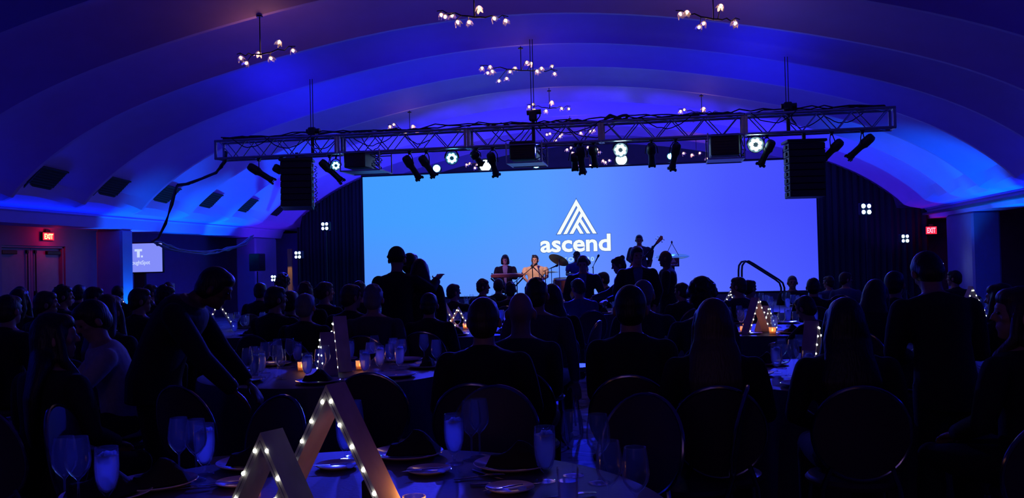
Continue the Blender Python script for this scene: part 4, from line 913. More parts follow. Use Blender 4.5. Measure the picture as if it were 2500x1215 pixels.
# tables: key, description, centre
table('A', 'nearest table at the bottom of the photo', -1.02, 2.62, 1.04)
def T(key, px, d, desc, r=1.0): c = at(px, 640, d); table(key, desc, c.x, c.y, r)
T('B', 800, 6.75, 'second nearest table, left of the centre', .93)
T('C', 2130, 5.85, 'table at the right, behind the long-haired woman'); T('D', 1850, 9.9, 'lit-peak table right of centre')
T('E', 1112, 10.7, 'two-peak table left of centre'); T('F', 1415, 14.3, 'table below the drummer'); T('G', 1895, 13.7, 'far table beside the handrails')
T('H', 2350, 10.6, 'far right table with the bent lit frame'); T('I', 540, 11.3, 'table behind the bending person'); T('J', 290, 17.5, 'far table under the cyan-edged pillar')
T('K', 20, 11.2, 'table at the left edge of the photo'); T('N', 1180, 16.4, 'far table in front of the keyboard player')
T('P', 875, 13.1, 'table behind the grey-haired person'); T('Q', 1560, 17.2, 'far table in front of the bass player')
# ---------------------------------------------------------------- people
M['skin'] = mat('skin', (.42, .24, .17), .55); M['skin_dark'] = mat('skin_dark', (.16, .07, .045), .5); M['skin_pale'] = mat('skin_pale', (.62, .40, .32), .55)
M['hair_black'] = mat('hair_black', (.010, .008, .010), .45, bump=.5, scale=90, stretch=(1, 1, .2)); M['hair_brown'] = mat('hair_brown', (.045, .025, .018), .45, bump=.5, scale=90, stretch=(1, 1, .2)); M['hair_grey'] = mat('hair_grey', (.15, .14, .15), .5, bump=.5, scale=90, stretch=(1, 1, .2)); M['hair_fair'] = mat('hair_fair', (.09, .06, .035), .45, bump=.5, scale=90, stretch=(1, 1, .2))
for n_2, c_ in (('black', (.008, .008, .012)), ('navy', (.012, .015, .04)), ('grey', (.06, .06, .07)), ('blue', (.05, .08, .22)), ('white', (.45, .43, .45)), ('plaid', (.07, .05, .09)), ('beige', (.55, .40, .26)), ('maroon', (.05, .012, .016))): M['cloth_'+n_2] = mat(n_2+'_fabric', c_, .85, var=.12, scale=40, bump=.2)
M['eye'] = mat('eye', (.02, .015, .015), .2)
def voxel(mb, size, name, mats, smooth=3):
    me = mb.mesh('tmp', mats); o = bpy.data.objects.new('tmp', me); COL.objects.link(o); md = o.modifiers.new('r', 'REMESH'); md.mode = 'VOXEL'; md.voxel_size = size; md.use_smooth_shade = True
    dg = bpy.context.evaluated_depsgraph_get(); dg.update(); new = bpy.data.meshes.new_from_object(o.evaluated_get(dg)); bpy.data.objects.remove(o); bpy.data.meshes.remove(me)
    bm = bmesh.new(); bm.from_mesh(new)
    for _ in range(smooth): bmesh.ops.smooth_vert(bm, verts=bm.verts, factor=.5, use_axis_x=True, use_axis_y=True, use_axis_z=True)
    bm.to_mesh(new); bm.free(); new.name = name; new.polygons.foreach_set('use_smooth', [True]*len(new.polygons)); return new
def rings(mb, pts, side, prof, n=14):
    """loft of ellipses: pts centres, side vector = width direction, prof = (half width, half depth)"""
    vs = []; N = len(pts)
    for i, p in enumerate(pts):
        t = (pts[min(i+1, N-1)]-pts[max(i-1, 0)]).normalized(); a = (side-t*side.dot(t)).normalized(); b = a.cross(t)
        for k in range(n): an = 2*PI*k/n; vs.append(p+a*math.cos(an)*prof[i][0]+b*math.sin(an)*prof[i][1])
    fs = [(i*n+k, i*n+(k+1) % n, (i+1)*n+(k+1) % n, (i+1)*n+k) for i in range(N-1) for k in range(n)]+[tuple(range(n-1, -1, -1)), tuple((N-1)*n+k for k in range(n))]
    mb.add(vs, fs)
def limb(mb, pts, rs, n=10):
    P = []; R_ = []
    for i in range(len(pts)-1):
        for f in (0, .25, .5, .75): P.append(pts[i].lerp(pts[i+1], f)); R_.append(rs[i]*(1-f)+rs[i+1]*f+(.25-(f-.4)**2)*.02*(1 if i == 0 else .6)*(f > 0))
    P.append(pts[-1]); R_.append(rs[-1]); mb.tube(P, R_, n); mb.ball(pts[1], rs[1]*1.03, 8, 6) if len(pts) > 2 else None
def V(*a): return Vector(a)
def skel(pose):
    p = dict(lean=.08, slean=0.0, hy=0.0, hp=0.0, arms=None, sit=True, w=1.0, hair='short'); p.update(pose)
    hz = .555 if p['sit'] else .93; sp = .50; P = V(0, 0, hz); lean, sl = p['lean'], p['slean']
    d = V(math.sin(sl), math.sin(lean)*math.cos(sl), math.cos(lean)*math.cos(sl)); lo = V(math.sin(sl)*.5, math.sin(lean*.5), math.cos(lean*.6)).normalized()
    mid = P+lo*.24; Nn = mid+d*(sp-.24); side = V(math.cos(sl), 0, -math.sin(sl)) ; tw = p.get('twist', 0)
    side = (Matrix.Rotation(tw, 3, 'Z')@side).normalized()
    k = dict(P=P, mid=mid, N=Nn, side=side, d=d, p=p)
    hd = (d*.5+V(0, 0, 1)*.5+V(0, p.get('hf', .12), 0)).normalized(); k['H'] = Nn+hd*.148
    k['HR'] = Matrix.Rotation(p['hy'], 3, 'Z')@Matrix.Rotation(p['hp'], 3, 'X')@Matrix.Rotation(p.get('hr', 0), 3, 'Y')
    fwd = side.cross(V(0, 0, 1))*-1
    k['sh'] = {s_: Nn-d*.080+side*s_*.190*p['w'] for s_ in (-1, 1)}; k['hip'] = {s_: P+V(s_*.09, 0, 0) for s_ in (-1, 1)}
    a = p['arms'] or 'lap'; el, wr = {}, {}
    for s_ in (-1, 1):
        m_ = a if isinstance(a, str) else a[0 if s_ < 0 else 1]
        if isinstance(m_, str):
            if p['sit']: tb = {'lap': ((.25, .03, .77), (.11, .29, .67)), 'close': ((.205, .06, .77), (.11, .30, .67)), 'table': ((.26, .18, .84), (.14, .42, .82)), 'chin': ((.20, .30, .80), (.07, .30, 1.03)), 'hang': ((.25, -.02, .77), (.26, .06, .55)), 'play': ((.24, .08, .79), (.15, .34, .79)), 'raise': ((.28, .22, 1.05), (.2, .3, 1.25))}
            else: tb = {'down': ((.235, -.03, 1.14), (.235, .05, .90)), 'front': ((.24, .02, 1.13), (.08, .24, 1.08)), 'phone': ((.22, .12, 1.15), (.07, .28, 1.30)), 'pocket': ((.27, -.06, 1.14), (.20, .05, .95)), 'reach': ((.24, .26, 1.20), (.16, .50, 1.12)), 'out': ((.40, .05, 1.33), (.66, .10, 1.42)), 'head': ((.42, .10, 1.38), (.26, .14, 1.56)), 'strap': ((.26, .0, 1.16), (.02, .20, 1.10)), 'neck': ((.30, .20, 1.18), (.40, .40, 1.36))}
            e, w_ = tb[m_]; e = V(s_*e[0], e[1], e[2]); w_ = V(s_*w_[0], w_[1], w_[2])
        else: e, w_ = V(*m_[0]), V(*m_[1])
        sh0 = V(s_*.190, .0, hz+.44); off = k['sh'][s_]-sh0
        if not isinstance(m_, str): off = V(0, 0, 0)
        el[s_] = e+off*(.9 if m_ not in ('table', 'play') else .5); wr[s_] = w_+off*(.7 if m_ not in ('table', 'play') else .12)
    k['el'], k['wr'] = el, wr; kn, an = {}, {}
    for s_ in (-1, 1):
        if p['sit']: kn[s_] = V(s_*.13, .42, .535); an[s_] = V(s_*.13, .38 if s_ > 0 else .44, .10)
        else:
            st = p.get('step', .04)*s_; kn[s_] = V(s_*.10, .02+st*.6, .50); an[s_] = V(s_*.11, -.03+st, .09)
    k['kn'], k['an'] = kn, an; return k
def torso_rings(k, g=0.0, lo=-.02, hem=0.0):
    P, mid, N_ = k['P'], k['mid'], k['N']; w_ = k['p']['w']; c = [P-V(0, 0, .06+hem), P, P.lerp(mid, .5), mid, mid.lerp(N_, .35), mid.lerp(N_, .68), mid.lerp(N_, .86), mid.lerp(N_, .97), N_+k['d']*.02]
    pr = [(.150, .115), (.158, .120), (.145, .112), (.138, .105), (.158, .118), (.176, .115), (.186, .098), (.120, .078), (.064, .060)]
    return c, [(a*w_+g, b*(.6+.4*w_)+g) for a, b in pr]
def body_mesh(k, skin):
    m = MB(); c, pr = torso_rings(k); rings(m, c, k['side'], pr)
    for s_ in (-1, 1):
        sh, el, wr = k['sh'][s_], k['el'][s_], k['wr'][s_]; m.ball(sh, .052, 8, 6); limb(m, [sh, el, wr], [.050, .038, .026])
        d = (wr-el).normalized(); sd = d.cross(V(0, 0, 1)); sd = sd.normalized() if sd.length > .2 else V(s_, 0, 0); nn = sd.cross(d).normalized(); R = Matrix((sd, d, nn)).transposed()
        m.ball(wr+d*.05, (.040, .055, .016), 10, 6, R)
        for q, L in enumerate((.066, .076, .072, .058)):
            b = wr+d*.085+sd*(-.031+.0207*q); e1 = b+d*L*.55+sd*(-.004+.0027*q)-nn*L*.12; e2 = e1+d*L*.42-nn*L*.32; m.tube([b-d*.02, b, e1, e2], [.0095, .0095, .0088, .0075], 6)
        b = wr+d*.03-sd*s_*.0+sd*(-s_*.034); e1 = b+(d*.6-sd*s_*.75).normalized()*.04; e2 = e1+(d*.9-sd*s_*.3).normalized()*.03; m.tube([b, e1, e2], [.012, .0105, .009], 6)
        limb(m, [k['hip'][s_], k['kn'][s_], k['an'][s_]], [.078, .054, .038]); an = k['an'][s_]; m.tube([an+V(0, -.045, -.055), an+V(0, .02, -.05), an+V(0, .12, -.065)], [(.035, .035), (.038, .036), (.038, .022)], 10)
    H, R = k['H'], k['HR']; hc = lambda *a: H+R@V(*a)
    m.tube([k['N']-k['d']*.03, k['N'].lerp(H, .5)+V(0, -.006, 0), hc(0, -.022, -.03)], [.062, .056, .058], 12)
    m.ball(hc(0, -.004, .018), (.074, .094, .102), 16, 12, R); m.ball(hc(0, .022, -.050), (.056, .066, .060), 14, 8, R); m.ball(hc(0, .060, -.088), (.026, .026, .020), 8, 6, R)
    m.tube([hc(0, .080, .022), hc(0, .100, -.010), hc(0, .104, -.024)], [.010, .013, .014], 8); m.ball(hc(0, .080, .034), (.050, .014, .011), 10, 6, R)
    for y_, z_, w2 in ((.083, -.050, .022), (.081, -.060, .019)): m.ball(hc(0, y_, z_), (w2, .010, .0065), 8, 6, R)
    for s_ in (-1, 1): m.ball(hc(s_*.085, -.006, -.012), (.013, .020, .032), 8, 6, R); m.ball(hc(s_*.04, .062, -.012), (.020, .016, .016), 8, 6, R)
    return voxel(m, .0085, 'body', skin, 2)
def eyes_mesh(k):
    H, R = k['H'], k['HR']; return [MB().ball(H+R@V(s_*.031, .082, .010), (.013, .008, .007), 8, 6, R).mesh('eye', 'eye', True) for s_ in (-1, 1)]
def top_mesh(k, col, kind):
    m = MB(); g = .016 if kind == 'jacket' else .009; c, pr = torso_rings(k, g, hem=.07 if (kind == 'jacket' and not k['p']['sit']) else .02)
    if kind == 'jacket': pr[0] = (pr[0][0]+.012, pr[0][1]+.012)
    rings(m, c[:-1]+[c[-1]-k['d']*.012], k['side'], pr[:-1]+[(.066, .064)], 18)
    for s_ in (-1, 1):
        sh, el, wr = k['sh'][s_], k['el'][s_], k['wr'][s_]; m.ball(sh, .054+g, 10, 8)
        if kind == 'tee': limb(m, [sh, sh.lerp(el, .62)], [.056+g, .052+g])
        else: limb(m, [sh, el, el.lerp(wr, .95)], [.054+g, .042+g, .030+g])
    if kind == 'jacket':
        N_ = k['N']; m.tube([N_-k['side']*.075+V(0, -.02, .005), N_+V(0, -.066, .02), N_+k['side']*.075+V(0, -.02, .005)], .016, 8)
    return voxel(m, .012, 'top', col, 2)
def legs_mesh(k, col):
    m = MB()
    for s_ in (-1, 1): limb(m, [k['hip'][s_], k['kn'][s_], k['an'][s_]+V(0, 0, -.02)], [.092, .066, .056]); m.ball(k['hip'][s_], .094, 8, 6)
    m.ball(k['P']+V(0, -.01, -.01), (.163, .128, .10), 14, 8); return voxel(m, .013, 'trousers', col, 2)
def shoes_mesh(k):
    L = []
    for s_ in (-1, 1):
        m = MB(); a = k['an'][s_]; m.tube([V(a.x, a.y-.06, .045), V(a.x, a.y, .05), V(a.x, a.y+.08, .04), V(a.x, a.y+.16, .03)], [(.040, .044), (.044, .048), (.046, .038), (.036, .028)], 10); L.append(voxel(m, .010, 'shoe', 'cloth_black', 2))
    return L
def hair_mesh(k, style, col):
    H, R = k['H'], k['HR']; hc = lambda *a: H+R@V(*a); m = MB(); rr = random.Random(len(style)*7+int(k['p']['hy']*10)); B = lambda c, r_: m.ball(hc(*c), r_, 14, 10, R)
    if style == 'cap': B((0, -.010, .040), (.083, .100, .090)); m.tube([hc(0, .06, .058), hc(0, .12, .050), hc(0, .165, .040)], [(.060, .010), (.058, .008), (.045, .006)], 10)
    elif style == 'beanie': B((0, -.012, .040), (.088, .104, .100)); m.tube([hc(.083*math.cos(t), -.012+.1*math.sin(t), .030) for t in [PI*2*i/16 for i in range(16)]], .016, 8, closed=True)
    else:
        B((0, -.018, .026), (.088, .098, .104)); B((0, .028, .074), (.070, .062, .046)); B((0, -.040, -.020), (.080, .074, .078))
    if style == 'tousled':
        for _ in range(46):
            a, b = rr.uniform(0, 6.28), rr.uniform(.0, 1.35); q = V(math.sin(b)*math.cos(a)*.080, -.016+math.sin(b)*math.sin(a)*.092, .028+math.cos(b)*.104)
            if q.y > .06 and q.z < .05: continue
            m.ball(hc(*q), (.017, .017, .013), 6, 4, R)
    if style == 'curly':
        for _ in range(80):
            a, b = rr.uniform(0, 6.28), rr.uniform(0, 1.9); q = V(math.sin(b)*math.cos(a)*.098, -.026+math.sin(b)*math.sin(a)*.098, .030+math.cos(b)*.120)
            if q.y > .045 and q.z < .07: continue
            m.ball(hc(*q), .026, 6, 4)
    if style in ('long', 'longwavy'):
        wv = .012 if style == 'longwavy' else 0; N_ = k['N']; bk = -k['side'].cross(V(0, 0, 1)); bk = V(0, -1, 0)
        pts = [hc(0, -.035, .07), hc(0, -.045, 0), hc(0, -.050, -.08), N_+V(0, -.060, .0), N_+V(0, -.105, -.13), N_+V(0, -.105, -.27), N_+V(0, -.10, -.36)]
        rings(m, pts, R@V(1, 0, 0), [(.078, .060), (.096, .070), (.104+wv, .062), (.128-wv, .055), (.135+wv, .040), (.112, .032), (.05, .02)], 16)
        for s_ in (-1, 1): m.tube([hc(s_*.070, .0, .06), hc(s_*.084, .020, -.02), hc(s_*.085, .028, -.10), N_+V(s_*.095, .045, -.03), N_+V(s_*.10, .09, -.17), N_+V(s_*.09, .10, -.26)], [.022, .025, .028, .034, .030, .012], 8)
    if style == 'bob':
        pts = [hc(0, -.03, .06), hc(0, -.030, 0), hc(0, -.028, -.07), hc(0, -.030, -.115)]; rings(m, pts, R@V(1, 0, 0), [(.082, .070), (.098, .076), (.104, .070), (.095, .060)], 16)
        for s_ in (-1, 1): m.tube([hc(s_*.062, .055, .06), hc(s_*.078, .045, .0), hc(s_*.082, .045, -.10)], [.022, .024, .022], 8)
        m.tube([hc(-.05, .086, .052), hc(0, .096, .050), hc(.05, .086, .052)], [.018, .022, .018], 8)
    if style == 'bun': B((0, -.085, .085), (.042, .042, .042))
    if style == 'ponytail': m.tube([hc(0, -.10, .05), hc(0, -.145, .02), hc(0, -.15, -.08), hc(0, -.13, -.20)], [.022, .034, .032, .010], 8)
    return voxel(m, .0095, 'hair', col, 2 if style not in ('curly', 'tousled') else 1)
PC = {}
def cached(key, fn):
    if key not in PC: PC[key] = fn()
    return PC[key]
def shirt_front(k, col):
    m = MB(); m.cur = 0; P, N_ = k['P'], k['N']; fw = -k['side'].cross(V(0, 0, 1)) if False else V(0, 1, 0)
    c, pr = torso_rings(k, .019); c = c[1:]; pr = pr[1:]; pts = []
    for i, q in enumerate(c[:-1]): pts.append(q+V(0, pr[i][1]-.006, 0))
    w_ = [.020, .026, .034, .045, .056, .062, .050, .036]; rings(m, pts, k['side'], [(w_[min(i, 7)], .010) for i in range(len(pts))], 10); return m.mesh('shirt_front', col, True)
FIG = []; SPOTS = []
def short(t):
    q = t.split(','); t = q[0] if len(q[0].split()) >= 6 else t
    L = t.split()[:13]
    while L[-1].rstrip(',') in ('the', 'a', 'in', 'of', 'and', 'to', 'at', 'with', 'by', 'before', 'behind', 'on', 'just', 'its', 'very'): L.pop()
    return ' '.join(L).rstrip(',')
def free(x, y, sit, sep=.46):
    for (tx, ty, r, _) in TABLES.values():
        if math.hypot(x-tx, y-ty) < r+(.30 if sit else .26): return False
    return all(math.hypot(x-a, y-b) >= sep for a, b in SPOTS)
def person(px, py, d, pose, yaw, label, hair='short', hcol='hair_black', top='jacket', tcol='cloth_black', lcol='cloth_black', skin='skin', base=0.0, shirt=None, name='person', grp=None, ch=True, srange=(.9, 1.1), chlab=None, sep=.56):
    k = skel(pose); key = repr(sorted((a, repr(b)) for a, b in pose.items()))
    hm = k['H']+k['HR']@V(0, -.01, .122); Rz = Matrix.Rotation(yaw, 3, 'Z')
    for dd in ([0] if base or sep == 0 else sorted([i*.08 for i in range(-16, 17)], key=abs)):
        T_ = at(px, py, d+dd); s = max(srange[0], min(srange[1], (T_.z-base)/hm.z)); o_ = Rz@V(hm.x, hm.y, 0)*s
        if base or free(T_.x-o_.x, T_.y-o_.y, pose.get('sit', True), sep): break
    else:
        pass; T_ = at(px, py, d); s = max(srange[0], min(srange[1], (T_.z-base)/hm.z)); o_ = Rz@V(hm.x, hm.y, 0)*s
    if not base: SPOTS.append((T_.x-o_.x, T_.y-o_.y))
    th = empty(name, (T_.x-o_.x, T_.y-o_.y, base), yaw); th.scale = (s, s, s); tag(th, label, 'person', grp)
    def add(nm, me):
        o = bpy.data.objects.new(nm, me); COL.objects.link(o); o.parent = th; return o
    add('body', cached(('b', key, skin), lambda: body_mesh(k, skin)))
    a = abs((yaw+pose.get('hy', 0)+PI) % (2*PI)-PI)
    if a > 1.2:
        for q in cached(('e', key), lambda: eyes_mesh(k)): add('eye', q)
    add({'jacket': 'jacket', 'shirt': 'shirt', 'tee': 't_shirt'}[top], cached(('t', key, tcol, top), lambda: top_mesh(k, tcol, top)))
    add('trousers', cached(('l', key, lcol), lambda: legs_mesh(k, lcol)))
    for q in cached(('s', key), lambda: shoes_mesh(k)): add('shoe', q)
    if shirt: add('shirt_front', shirt_front(k, shirt))
    if hair != 'bald': add({'cap': 'cap', 'beanie': 'beanie'}.get(hair, 'hair'), cached(('h', key, hair, hcol), lambda: hair_mesh(k, hair, hcol)))
    FIG.append((th, s)); 
    if pose.get('sit', True) and ch and base == 0:
        q = Rz@V(0, -.045, 0); chair(th.location.x+q.x, th.location.y+q.y, yaw, chlab or ('chair of the '+short(label)))
    return th
S1 = dict(lean=.06, arms='lap'); S2 = dict(lean=.16, arms='table', hp=-.06); S3 = dict(lean=.05, arms='lap', hy=.55); S4 = dict(lean=.10, arms='table', hy=-.6); S5 = dict(lean=.42, arms='table', hp=-.35); S6 = dict(lean=.02, arms='hang', w=1.12); S7 = dict(lean=.06, arms='lap', hy=1.0)
ST = dict(sit=False, lean=.03, arms='down'); STF = dict(sit=False, lean=.06, arms='front', hp=-.25)
BK, BR, GY, FR = 'hair_black', 'hair_brown', 'hair_grey', 'hair_fair'
P_ = person
# the band on stage
P_(1233, 621, 22.1, dict(lean=.05, arms='play', hp=-.05), PI+.12, 'seated woman with dark shoulder-length hair playing the red keyboard on stage', 'bob', BK, 'jacket', 'cloth_black', base=.4, shirt='cloth_white', name='keyboard_player', ch=False, skin='skin_pale')
P_(1306, 622, 21.9, dict(lean=.06, w=1.32, arms=(((-.29, .06, .80), (-.15, .30, .70)), ((.29, .06, .80), (.15, .30, .70))), hy=.05), PI-.05, 'heavy man in a beige short-sleeved shirt singing seated on stage', 'short', BK, 'tee', 'cloth_beige', base=.4, name='singer', skin='skin', ch=False)
P_(1408, 613, 23.0, dict(lean=.10, arms='play', hy=-.5), PI+.2, 'drummer with a cap sitting behind the tilted cymbal', 'cap', 'cloth_black', 'tee', 'cloth_blue', base=.4, name='drummer', ch=False, skin='skin_dark', srange=(.9, 1.25))
P_(1560, 573, 22.0, dict(sit=False, lean=.03, arms=(((-.24, -.02, 1.13), (-.30, .16, 1.34)), ((.26, .0, 1.14), (.10, .20, 1.02))), hp=-.1), PI, 'bass player standing on stage in a dark suit and tie', 'short', BK, 'jacket', 'cloth_navy', base=.4, shirt='cloth_white', name='bass_player', skin='skin_dark')
for px, d, lb in ((1233, 22.1, 'black stool under the keyboard player'), (1306, 21.9, 'black stool under the singer'), (1408, 23.0, 'black stool under the drummer')):
    th_ = {1233: FIG[0], 1306: FIG[1], 1408: FIG[2]}[px]; c = th_[0].location; z_ = .47*th_[1]; th = empty('stool', (c.x, c.y, .4)); tag(th, lb, 'stool')
    m = MB(); m.lathe([(0, z_-.06), (.15, z_-.06), (.16, z_-.03), (.15, z_), (0, z_)], n=20); m.build('seat', 'black', th, smooth=True)
    for q in range(3): a = q*2.09; m = MB(); m.cyl((.03*math.cos(a), .03*math.sin(a), z_-.06), (.2*math.cos(a), .2*math.sin(a), 0), .012, 6); m.build('leg', 'black', th)
# standing guests before the stage
P_(968, 604, 9.2, dict(sit=False, lean=.06, arms=('down', ((.33, .10, 1.26), (.36, .26, 1.36))), hy=-.1), .05, 'standing person in a beanie with an arm across a friend, left of the logo', 'beanie', 'cloth_black', 'jacket', 'cloth_black')
P_(1001, 618, 9.9, dict(sit=False, lean=.02, arms='down', hy=-.3), .0, 'standing person half hidden behind the one in the beanie', 'short', BK, 'jacket', 'cloth_navy', sep=.3)
P_(1024, 632, 9.5, dict(sit=False, lean=.10, arms=('head', 'down'), hp=-.1), .25, 'standing person leaning into the embrace, right of the beanie', 'longwavy', BR, 'jacket', 'cloth_black', sep=.2)
P_(1422, 624, 13.0, dict(sit=False, lean=.08, arms='pocket', hp=-.35), PI, 'standing man in an open dark jacket looking down before the drums', 'short', BK, 'jacket', 'cloth_black', shirt='cloth_blue')
P_(1505, 627, 12.2, dict(sit=False, lean=.22, arms=('reach', 'front'), hp=-.3), PI/2+.25, 'standing woman with a bun bending her head to the left', 'bun', BK, 'shirt', 'cloth_navy')
P_(1555, 601, 11.9, dict(sit=False, lean=.03, arms='pocket', hy=.2, hp=-.1), PI+.1, 'standing man in an open suit with a pale shirt before the bass player', 'short', BK, 'jacket', 'cloth_black', shirt='cloth_blue')
P_(1625, 611, 12.8, dict(sit=False, lean=.03, arms='front', hp=-.05), PI/2-.1, 'standing bald man in profile holding something at his waist', 'bald', BK, 'jacket', 'cloth_black', skin='skin_dark')
P_(545, 657, 5.2, dict(sit=False, lean=.62, arms=(((-.26, .34, 1.05), (-.20, .50, .86)), ((.26, .34, 1.05), (.20, .50, .86))), hp=-.5, w=1.3, hf=1.3), -1.30, 'big dark person leaning over the table at the left of the centre', 'short', BK, 'jacket', 'cloth_black', skin='skin_dark', srange=(.9, 1.2))
P_(2250, 625, 5.6, dict(sit=False, lean=.32, arms='front', hp=-.7, hf=.4), .15, 'dark standing person at the right, in front of the lowest stand light', 'short', BK, 'jacket', 'cloth_black')
# seated guests, centre and right
P_(1538, 697, 5.0, dict(lean=.07, arms='close', w=.92), .0, 'dark-haired guest with a large head in the very centre right, in the aisle', 'short', BK, 'jacket', 'cloth_black')
P_(1740, 729, 4.75, S1, .0, 'long-haired woman with a bright blue rim of light on her hair', 'long', FR, 'shirt', 'cloth_black')
P_(1713, 689, 6.6, S1, .12, 'round-headed guest with black hair, right of the bald standing man', 'curly', BK, 'shirt', 'cloth_navy')
P_(1665, 690, 11.4, S3, .5, 'guest with cropped hair in the gap right of the bald standing man', 'short', BK, 'jacket', 'cloth_black')
P_(1570, 684, 7.6, S2, -.1, 'guest directly behind the large-headed one in the centre right', 'short', GY, 'jacket', 'cloth_navy')
P_(1472, 664, 15.2, S2, PI/2, 'far guest seated in profile facing left under the drummer', 'short', BR, 'jacket', 'cloth_black')
P_(1407, 681, 11.6, dict(lean=.25, arms='table', hp=-.3, hy=.3), .5, 'guest with cropped hair looking down, in front of the man in the open jacket', 'short', BK, 'shirt', 'cloth_blue')
P_(1433, 676, 13.9, S3, .3, 'guest with short hair just right of the cropped head', 'short', BK, 'shirt', 'cloth_navy')
P_(1178, 682, 14.0, dict(lean=.04, arms='lap', hy=-.9), -.5, 'far guest in profile looking to the right, below the keyboard', 'tousled', BR, 'jacket', 'cloth_black')
P_(1217, 680, 14.6, S1, -.1, 'far guest below the keyboard player, second from the left', 'short', BR, 'jacket', 'cloth_black')
P_(1246, 689, 13.2, S1, .0, 'far guest with round hair below the keyboard player', 'tousled', BK, 'shirt', 'cloth_black')
P_(1296, 686, 15.2, S4, .1, 'far guest below the singer, left of the spiky head', 'short', BK, 'shirt', 'cloth_navy')
P_(1310, 682, 7.3, S6, -.08, 'spiky-haired man in a loose shirt before the singer', 'tousled', BK, 'shirt', 'cloth_plaid')
P_(1347, 693, 8.3, S1, .2, 'long-haired guest right of the spiky-haired man', 'long', BR, 'shirt', 'cloth_black')
P_(1270, 713, 5.4, dict(lean=.03, arms='close', w=.92), .05, 'bald man seen from behind in the centre', 'bald', BK, 'shirt', 'cloth_navy', skin='skin')
P_(1180, 727, 4.9, S1, .02, 'dark-haired guest with broad shoulders, left of the bald head', 'short', BR, 'jacket', 'cloth_black')
P_(1106, 693, 12.4, dict(lean=.05, arms='lap', hy=-.8), -.1, 'guest with glasses turned to the right before the screen edge', 'short', BK, 'jacket', 'cloth_black')
P_(1047, 715, 8.5, S1, .05, 'dark guest in front of the two who embrace', 'short', BK, 'jacket', 'cloth_black')
P_(1062, 697, 13.0, S1, .0, 'guest with fair hair just behind the dark guest by the embrace', 'tousled', FR, 'shirt', 'cloth_black')
P_(911, 697, 8.15, S6, .0, 'guest with tousled grey hair and rounded shoulders', 'tousled', GY, 'shirt', 'cloth_grey')
P_(855, 694, 8.9, dict(lean=.06, arms='lap', hy=-.5), -.2, 'guest with short hair left of the grey tousled head', 'short', BR, 'jacket', 'cloth_black')
P_(745, 717, 8.0, S1, -.1, 'guest with rim-lit grey hair at the second table', 'short', GY, 'jacket', 'cloth_black')
P_(708, 710, 9.2, S1, -.1, 'guest behind the grey rim-lit head, to its left', 'short', BR, 'jacket', 'cloth_black')
P_(744, 690, 10.2, dict(lean=.1, arms='lap', hy=.5), .1, 'guest with flyaway hair right of the timber board', 'tousled', FR, 'shirt', 'cloth_black')
P_(792, 688, 10.2, dict(lean=.12, arms='lap', hy=-.7), -.2, 'dark guest with ponytail between the flyaway hair and the cropped head', 'ponytail', BR, 'shirt', 'cloth_black')
P_(877, 688, 12.0, S1, .0, 'far guest at the lower left corner of the screen', 'tousled', BR, 'shirt', 'cloth_black')
P_(671, 699, 9.8, S4, -.2, 'guest left of the timber board, turned to the right', 'short', BK, 'jacket', 'cloth_black')
P_(635, 690, 12.2, S1, .0, 'guest below the loudspeaker on the tripod', 'short', BK, 'jacket', 'cloth_black')
P_(691, 672, 15.0, S1, .0, 'far guest with a big head of hair in front of the timber board', 'curly', BK, 'shirt', 'cloth_black')
# far right
P_(1803, 676, 10.4, S3, .6, 'guest before the handrails with the head turned left', 'short', BR, 'shirt', 'cloth_navy')
P_(1829, 683, 12.0, dict(lean=.05, arms='lap', hy=-.7), -.3, 'guest before the handrails with the head turned right', 'short', BK, 'shirt', 'cloth_navy')
P_(1934, 673, 14.8, S1, PI, 'man with big ears facing the hall right of the handrails', 'short', GY, 'shirt', 'cloth_navy')
P_(1985, 678, 11.2, S1, -.1, 'guest at the lower right corner of the screen', 'short', BK, 'jacket', 'cloth_black')
P_(2063, 664, 13.6, dict(lean=.05, arms='lap', hy=-.9), -.4, 'guest with glasses in profile right of the screen', 'short', BR, 'shirt', 'cloth_blue')
P_(2024, 693, 15.2, S3, .4, 'small far guest between the screen corner and the guest with glasses', 'short', BR, 'shirt', 'cloth_blue')
P_(2140, 684, 7.6, S5, -.5, 'guest bowed forward right of the screen', 'long', BK, 'shirt', 'cloth_black')
P_(2183, 662, 8.6, dict(lean=.2, arms='table', hy=-.3), -.3, 'guest with short hair behind the bowed one', 'short', BK, 'jacket', 'cloth_black', srange=(.9, 1.14))
P_(2330, 660, 13.0, S3, .5, 'guest in front of the right pillar', 'short', BK, 'jacket', 'cloth_black')
P_(2443, 692, 6.2, dict(lean=.08, arms='lap', hy=.4), .5, 'long-haired guest at the right edge beside the bent lit frame', 'longwavy', BK, 'shirt', 'cloth_black')
P_(2062, 727, 4.4, S1, .0, 'dark long-haired woman filling the lower right of the photo', 'longwavy', BK, 'shirt', 'cloth_black')
P_(2490, 700, 4.6, dict(lean=.08, arms='lap', hy=.8), .6, 'guest cut by the right edge of the photo', 'long', BR, 'shirt', 'cloth_black')
P_(1958, 730, 7.5, S5, .9, 'guest bent low over the table with the lit peak', 'short', BK, 'jacket', 'cloth_black')
